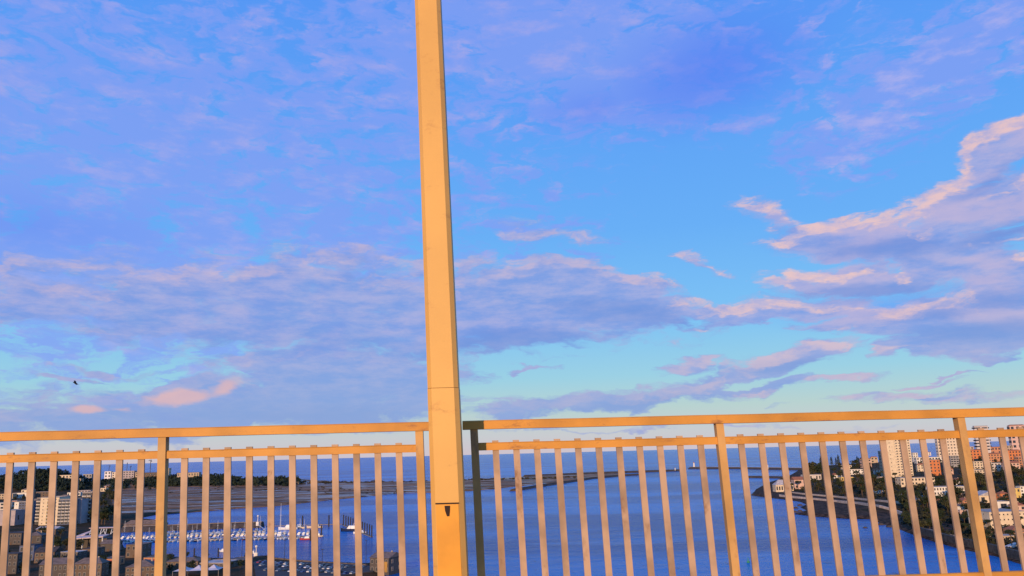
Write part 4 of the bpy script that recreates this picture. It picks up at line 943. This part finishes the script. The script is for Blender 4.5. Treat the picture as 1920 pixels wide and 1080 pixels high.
def pile(px, py, top, label, group, r_=.42):
    p = P(px, py, 0); h_ = (py - top) * p.y / F; m_ = MB(); m_.tube((0, 0, -1), (0, 0, h_), r_, None, 7); m_.tube((0, 0, h_), (0, 0, h_ + .5), r_ * 1.1, .1, 7); o = m_.build('mooring_pile', M_pile, None, p); tag(o, label, 'pile', group)
for k in range(13): t = k / 12; pile(644 + 53 * t, 985 + 22 * t, 967 + 20 * t, 'one of the close set dark piles in the slanting row at the marina entrance', 'slanting row of piles', .6)
for px, py, tp in ((616.5, 988, 968), (567, 990, 969)): pile(px, py, tp, 'tall lone dark pile on the thin pontoon', 'piles on the thin pontoon', .7)
for px, py, tp in ((602.5, 1004, 987), (582, 1014, 995), (549, 1012, 1000)): pile(px, py, tp, 'dark pile at the right end of the boat rows', 'piles at the end of the boat rows', .7)
for px in (341, 364, 380, 409): pile(px, 1044, 1030, 'dark pile standing against the bright water along the near quay', 'piles along the near quay', .55)

M_hull = [mat('white_hull', (.78, .74, .68), .35, 0, .05, 1), mat('cream_hull', (.70, .55, .38), .4, 0, .08, 1), mat('navy_hull', (.02, .03, .08), .35, 0, .1, 1), mat('red_hull', (.45, .05, .03), .4, 0, .1, 1)]
M_can = [mat('navy_canvas', (.03, .04, .10), .8), mat('tan_canvas', (.40, .26, .16), .8), mat('grey_canvas', (.25, .22, .24), .8)]
M_alu = mat('mast_metal', (.62, .60, .58), .4)
def hull(m_, L_, B_, h_):
    rs = []
    for t, w_, z in ((0, .80, 0), (.3, 1, 0), (.65, .9, .05), (.88, .5, .2), (1, .04, .38)):
        y = -L_ / 2 + L_ * t; b = B_ / 2 * w_; rs.append([(-b, y, h_ + z * h_), (-b * .86, y, .1), (0, y, -.25 + z * .6), (b * .86, y, .1), (b, y, h_ + z * h_)])
    m_.loft(rs)
def motor_boat(hm, cm):
    root = empty('motor_boat'); m_ = MB(); hull(m_, 10, 3.3, 1.15); m_.build('hull', hm, root)
    c = MB(); c.loft([[(-1.25, -2.6, 1.1), (1.25, -2.6, 1.1), (1.05, -2.3, 2.5), (-1.05, -2.3, 2.5)], [(-1.25, 1.6, 1.2), (1.25, 1.6, 1.2), (.95, .7, 2.55), (-.95, .7, 2.55)]]); c.build('cabin', M_hull[0], root)
    w_ = MB(); w_.loft([[(-1.2, 1.72, 1.5), (1.2, 1.72, 1.5), (.95, .95, 2.4), (-.95, .95, 2.4)], [(-1.2, 1.62, 1.5), (1.2, 1.62, 1.5), (.95, .85, 2.4), (-.95, .85, 2.4)]]); w_.build('windscreen', M_glass, root)
    k = MB(); k.box((0, -3.5, 2.2), (2.5, 2.2, .12)); k.tube((-1.1, -4.4, 1.2), (-1.1, -4.4, 2.2), .05, None, 4); k.tube((1.1, -4.4, 1.2), (1.1, -4.4, 2.2), .05, None, 4); k.build('canvas_top', cm, root)
    k = MB(); k.tube((-.8, -1.4, 2.5), (-.5, -1.7, 3.6), .06, None, 4); k.tube((.8, -1.4, 2.5), (.5, -1.7, 3.6), .06, None, 4); k.box((0, -1.7, 3.6), (1.2, .3, .12)); k.build('radar_arch', M_hull[0], root); return root
def sail_boat(hm, cm, mast=13):
    root = empty('sailing_yacht'); m_ = MB(); hull(m_, 10.5, 3.0, 1.1); m_.build('hull', hm, root)
    c = MB(); c.loft([[(-.95, -2.2, 1.1), (.95, -2.2, 1.1), (.8, -2.1, 1.75), (-.8, -2.1, 1.75)], [(-.8, 2.6, 1.2), (.8, 2.6, 1.2), (.5, 2.0, 1.6), (-.5, 2.0, 1.6)]]); c.build('cabin', M_hull[0], root)
    a = MB(); a.tube((0, .9, 1.1), (0, .9, mast), .13, .09, 6); a.box((0, .9, mast * .62), (1.7, .08, .08)); a.build('mast', M_alu, root)
    b = MB(); b.tube((0, .9, 2.1), (0, -3.6, 2.2), .22, .16, 6); b.build('boom', cm, root)
    s = MB(); s.tube((0, .9, mast), (0, 5.1, 1.5), .025, None, 3); s.tube((0, .9, mast), (0, -5.1, 1.2), .025, None, 3); s.build('rigging', M_alu, root); return root
protos = {}
def boat(kind, hm, cm, px, py, yaw, label, group, scale=1.0, mast=13):
    key = (kind, hm.name, cm.name, mast)
    if key not in protos: r_ = protos[key] = motor_boat(hm, cm) if kind == 'm' else sail_boat(hm, cm, mast)
    else: r_ = copy_tree(protos[key])
    r_.location = P(px, py, 0); r_.rotation_euler = (0, 0, R(yaw)); r_.scale = (scale,) * 3; tag(r_, label, 'boat' if kind == 'm' else 'yacht', group); return r_
HN = {0: 'white', 1: 'cream', 2: 'navy', 3: 'red'}; CN = {0: 'navy', 1: 'tan', 2: 'grey'}
rnd = random.Random(5)
def row(x0, x1, y0, y1, step, side, rowname, group, psail):
    px = x0
    while px < x1:
        t = (px - x0) / (x1 - x0); h_ = rnd.choices([0, 1, 2, 3], [8, 3, 1, .3])[0]; c = rnd.choice([0, 1, 2]); sail = rnd.random() < psail
        boat('s' if sail else 'm', M_hull[h_], M_can[c], px, y0 + (y1 - y0) * t + rnd.uniform(-.5, .5), (180 if side < 0 else 0) + rnd.uniform(-7, 7) + 3,
             '%s hulled %s with %s %s, %s' % (HN[h_], 'yacht' if sail else 'boat', CN[c], 'boom cover' if sail else 'canopy', ('left part of ' if t < .33 else 'middle of ' if t < .66 else 'right part of ') + rowname), group, rnd.uniform(.8, 1.15), rnd.choice([11, 13, 15]))
        px += step * rnd.uniform(.85, 1.3)
row(236, 596, 1018, 1009.5, 7.4, -1, 'the front marina row', 'front row of marina boats', .28)
row(232, 590, 1009.5, 1001, 7.8, 1, 'the second marina row', 'second row of marina boats', .34)
row(306, 498, 1003.5, 998, 7.8, -1, 'the marina row nearest the mole', 'back row of marina boats', .4)
boat('s', M_hull[0], M_can[0], 525, 1003, 10, 'white yacht with by far the tallest white mast in the marina', None, 1.7, 17)
boat('m', M_hull[0], M_can[1], 540, 993, 95, 'bulky white cruiser moored on the thin pontoon left of the tall pile', None, 1.9)
boat('m', M_hull[1], M_can[2], 559, 991, 80, 'cream cruiser moored beside the tall pile on the thin pontoon', None, 1.5)
boat('m', M_hull[1], M_can[1], 590, 990, 100, 'cream two deck cruiser alone on the middle of the thin pontoon', None, 1.6)
boat('m', M_hull[1], M_can[0], 593, 1007, 90, 'cream boat at the far right end of the boat rows', None, 1.3)
boat('m', M_hull[3], M_can[0], 574, 1012, 95, 'boat with a bright red hull at the right end of the front row', None, 1.1)
boat('m', M_hull[2], M_can[2], 658, 996, 80, 'dark hulled ferry with a white cabin lying inside the slanting row of piles', None, 2.1)
boat('m', M_hull[0], M_can[1], 674, 1000, 120, 'small white boat right of the dark hulled ferry', None, 1.2)
boat('m', M_hull[0], M_can[0], 419, 1035, 60, 'white boat with a dark stripe lying alone near the quay', None, 1.0)
boat('m', M_hull[0], M_can[2], 473, 1038, 75, 'white boat alone in the basin below the round beacon', None, .8)
def beacon(px, py, top, label, gangway=False):
    p = P(px, py, 4.8 if gangway else 0); h_ = (py - top) * p.y / F; root = empty('harbour_beacon', p, 0, label, 'beacon')
    m_ = MB(); m_.box((0, 0, h_ * .22), (2.6, 2.6, h_ * .44)); m_.tube((0, 0, h_ * .44), (0, 0, h_), .35, .25, 7); m_.build('column', wallm('white'), root)
    b = MB(); b.ball((0, 0, h_ + .7), (1.0, 1.0, 1.0), 10, 7); b.build('globe', wallm('white'), root)
    if gangway: g_ = MB(); g_.loft([[(2, -1, .2), (2, 1, .2), (2, 1, .5), (2, -1, .5)], [(9, -4, -4.2), (9, -2, -4.2), (9, -2, -3.9), (9, -4, -3.9)]]); g_.build('gangway', M_alu, root)
beacon(483, 986, 970, 'white beacon with a round top on the end of the dark mole', True)
beacon(480, 1044, 1028, 'white ball on a thin post in the near basin')

# ------------------------------------------------------------------ car park on the quay
M_car = {n: mat(n + '_car_paint', c, .25, 0, .03, 1, spec=.6) for n, c in dict(white=(.72, .70, .68), black=(.02, .02, .022), grey=(.22, .22, .23), silver=(.45, .45, .46), blue=(.04, .08, .25), red=(.35, .03, .02)).items()}
M_tyre = mat('tyre_rubber', (.02, .02, .02), .9); carp = {}
def car(colour):
    if colour in carp: return copy_tree(carp[colour])
    root = carp[colour] = empty('parked_car'); b = MB(); pr = [(-2.1, .35), (-2.1, .85), (-1.95, .95), (1.0, .98), (2.0, .8), (2.15, .35)]
    b.loft([[(x, y * (.96 if z > .9 else 1), z) for x, z in pr] for y in (-.85, -.8, .8, .85)]); b.build('body', M_car[colour], root)
    c = MB(); c.loft([[(-1.8, -.76, .95), (-1.5, -.62, 1.42), (.15, -.62, 1.44), (.95, -.76, .97)], [(-1.8, .76, .95), (-1.5, .62, 1.42), (.15, .62, 1.44), (.95, .76, .97)]]); cb = c.build('cabin_glass', M_glass, root)
    r_ = MB(); r_.box((-.68, 0, 1.45), (1.7, 1.26, .05)); r_.build('roof', M_car[colour], root)
    for x in (-1.3, 1.35):
        for y in (-.8, .8): w_ = MB(); w_.tube((x, y - .1, .32), (x, y + .1, .32), .32, None, 10); w_.build('wheel', M_tyre, root)
    return root
cols_ = list(M_car)
for j, (x0, y0, x1, y1, n) in enumerate([(486, 1056, 606, 1062, 13), (480, 1062, 640, 1069, 16), (500, 1071, 660, 1077, 15), (600, 1063, 690, 1066, 8)]):
    for k in range(n):
        if rnd.random() < .12: continue
        t = k / (n - 1); c = rnd.choices(cols_, [4, 4, 3, 3, 2, 1])[0]; p = hit(x0 + (x1 - x0) * t + rnd.uniform(-1, 1), y0 + (y1 - y0) * t)
        if p.z < 1.2: continue
        o = car(c); o.location = p; o.rotation_euler = (0, 0, R(72 + rnd.uniform(-4, 4) + (180 if rnd.random() < .4 else 0)))
        tag(o, '%s car, %s of the car park row %s' % (c, 'left part' if t < .34 else 'middle' if t < .67 else 'right part', ['along the basin wall', 'second from the basin wall', 'nearest the bridge', 'by the harbour office'][j]), 'car', 'cars in the marina car park')
pz = hit(590, 1064); pv = MB(); q = [hit(*a) for a in ((474, 1053), (612, 1056), (694, 1062), (700, 1076), (640, 1084), (480, 1084))]
pv.prism([(p.x, p.y) for p in q], 1.6, 2.55); o = pv.build('car_park', mat('car_park_asphalt', (.06, .055, .06), .9, 0, .15, .2)); o['kind'] = 'structure'
for px, base, top, w in ((453, 1050, 1015, 'on the quay left of the car park'), (533, 1056, 1017, 'at the left of the car park with the tallest pole'), (604, 1059, 1034, 'in the middle of the car park'), (686, 1064, 1018, 'just left of the harbour office'), (706, 1054, 1008, 'behind the harbour office')):
    p = hit(px, base); h_ = (base - top) * p.y / F; root = empty('street_lamp', p, 0, 'dark street lamp ' + w, 'street lamp', 'street lamps on the marina quay')
    m_ = MB(); m_.tube((0, 0, -.3), (0, 0, h_), .2, .12, 6); m_.build('pole', M_pile, root)
    m_ = MB(); m_.box((0, 0, h_ + .15), (1.6, .6, .35)); m_.build('lamp_head', M_pile, root)
wall_line('quay_wall', [(300, 1046), (370, 1049), (450, 1051), (500, 1043.5), (516, 1049), (560, 1053), (620, 1057), (688, 1061)], .8, 1.2, mat('marina_quay_stone', (.16, .12, .10), .9, 0, .2, .5), 'low dark stone wall edging the near side of the marina basin', 'quay', -3)
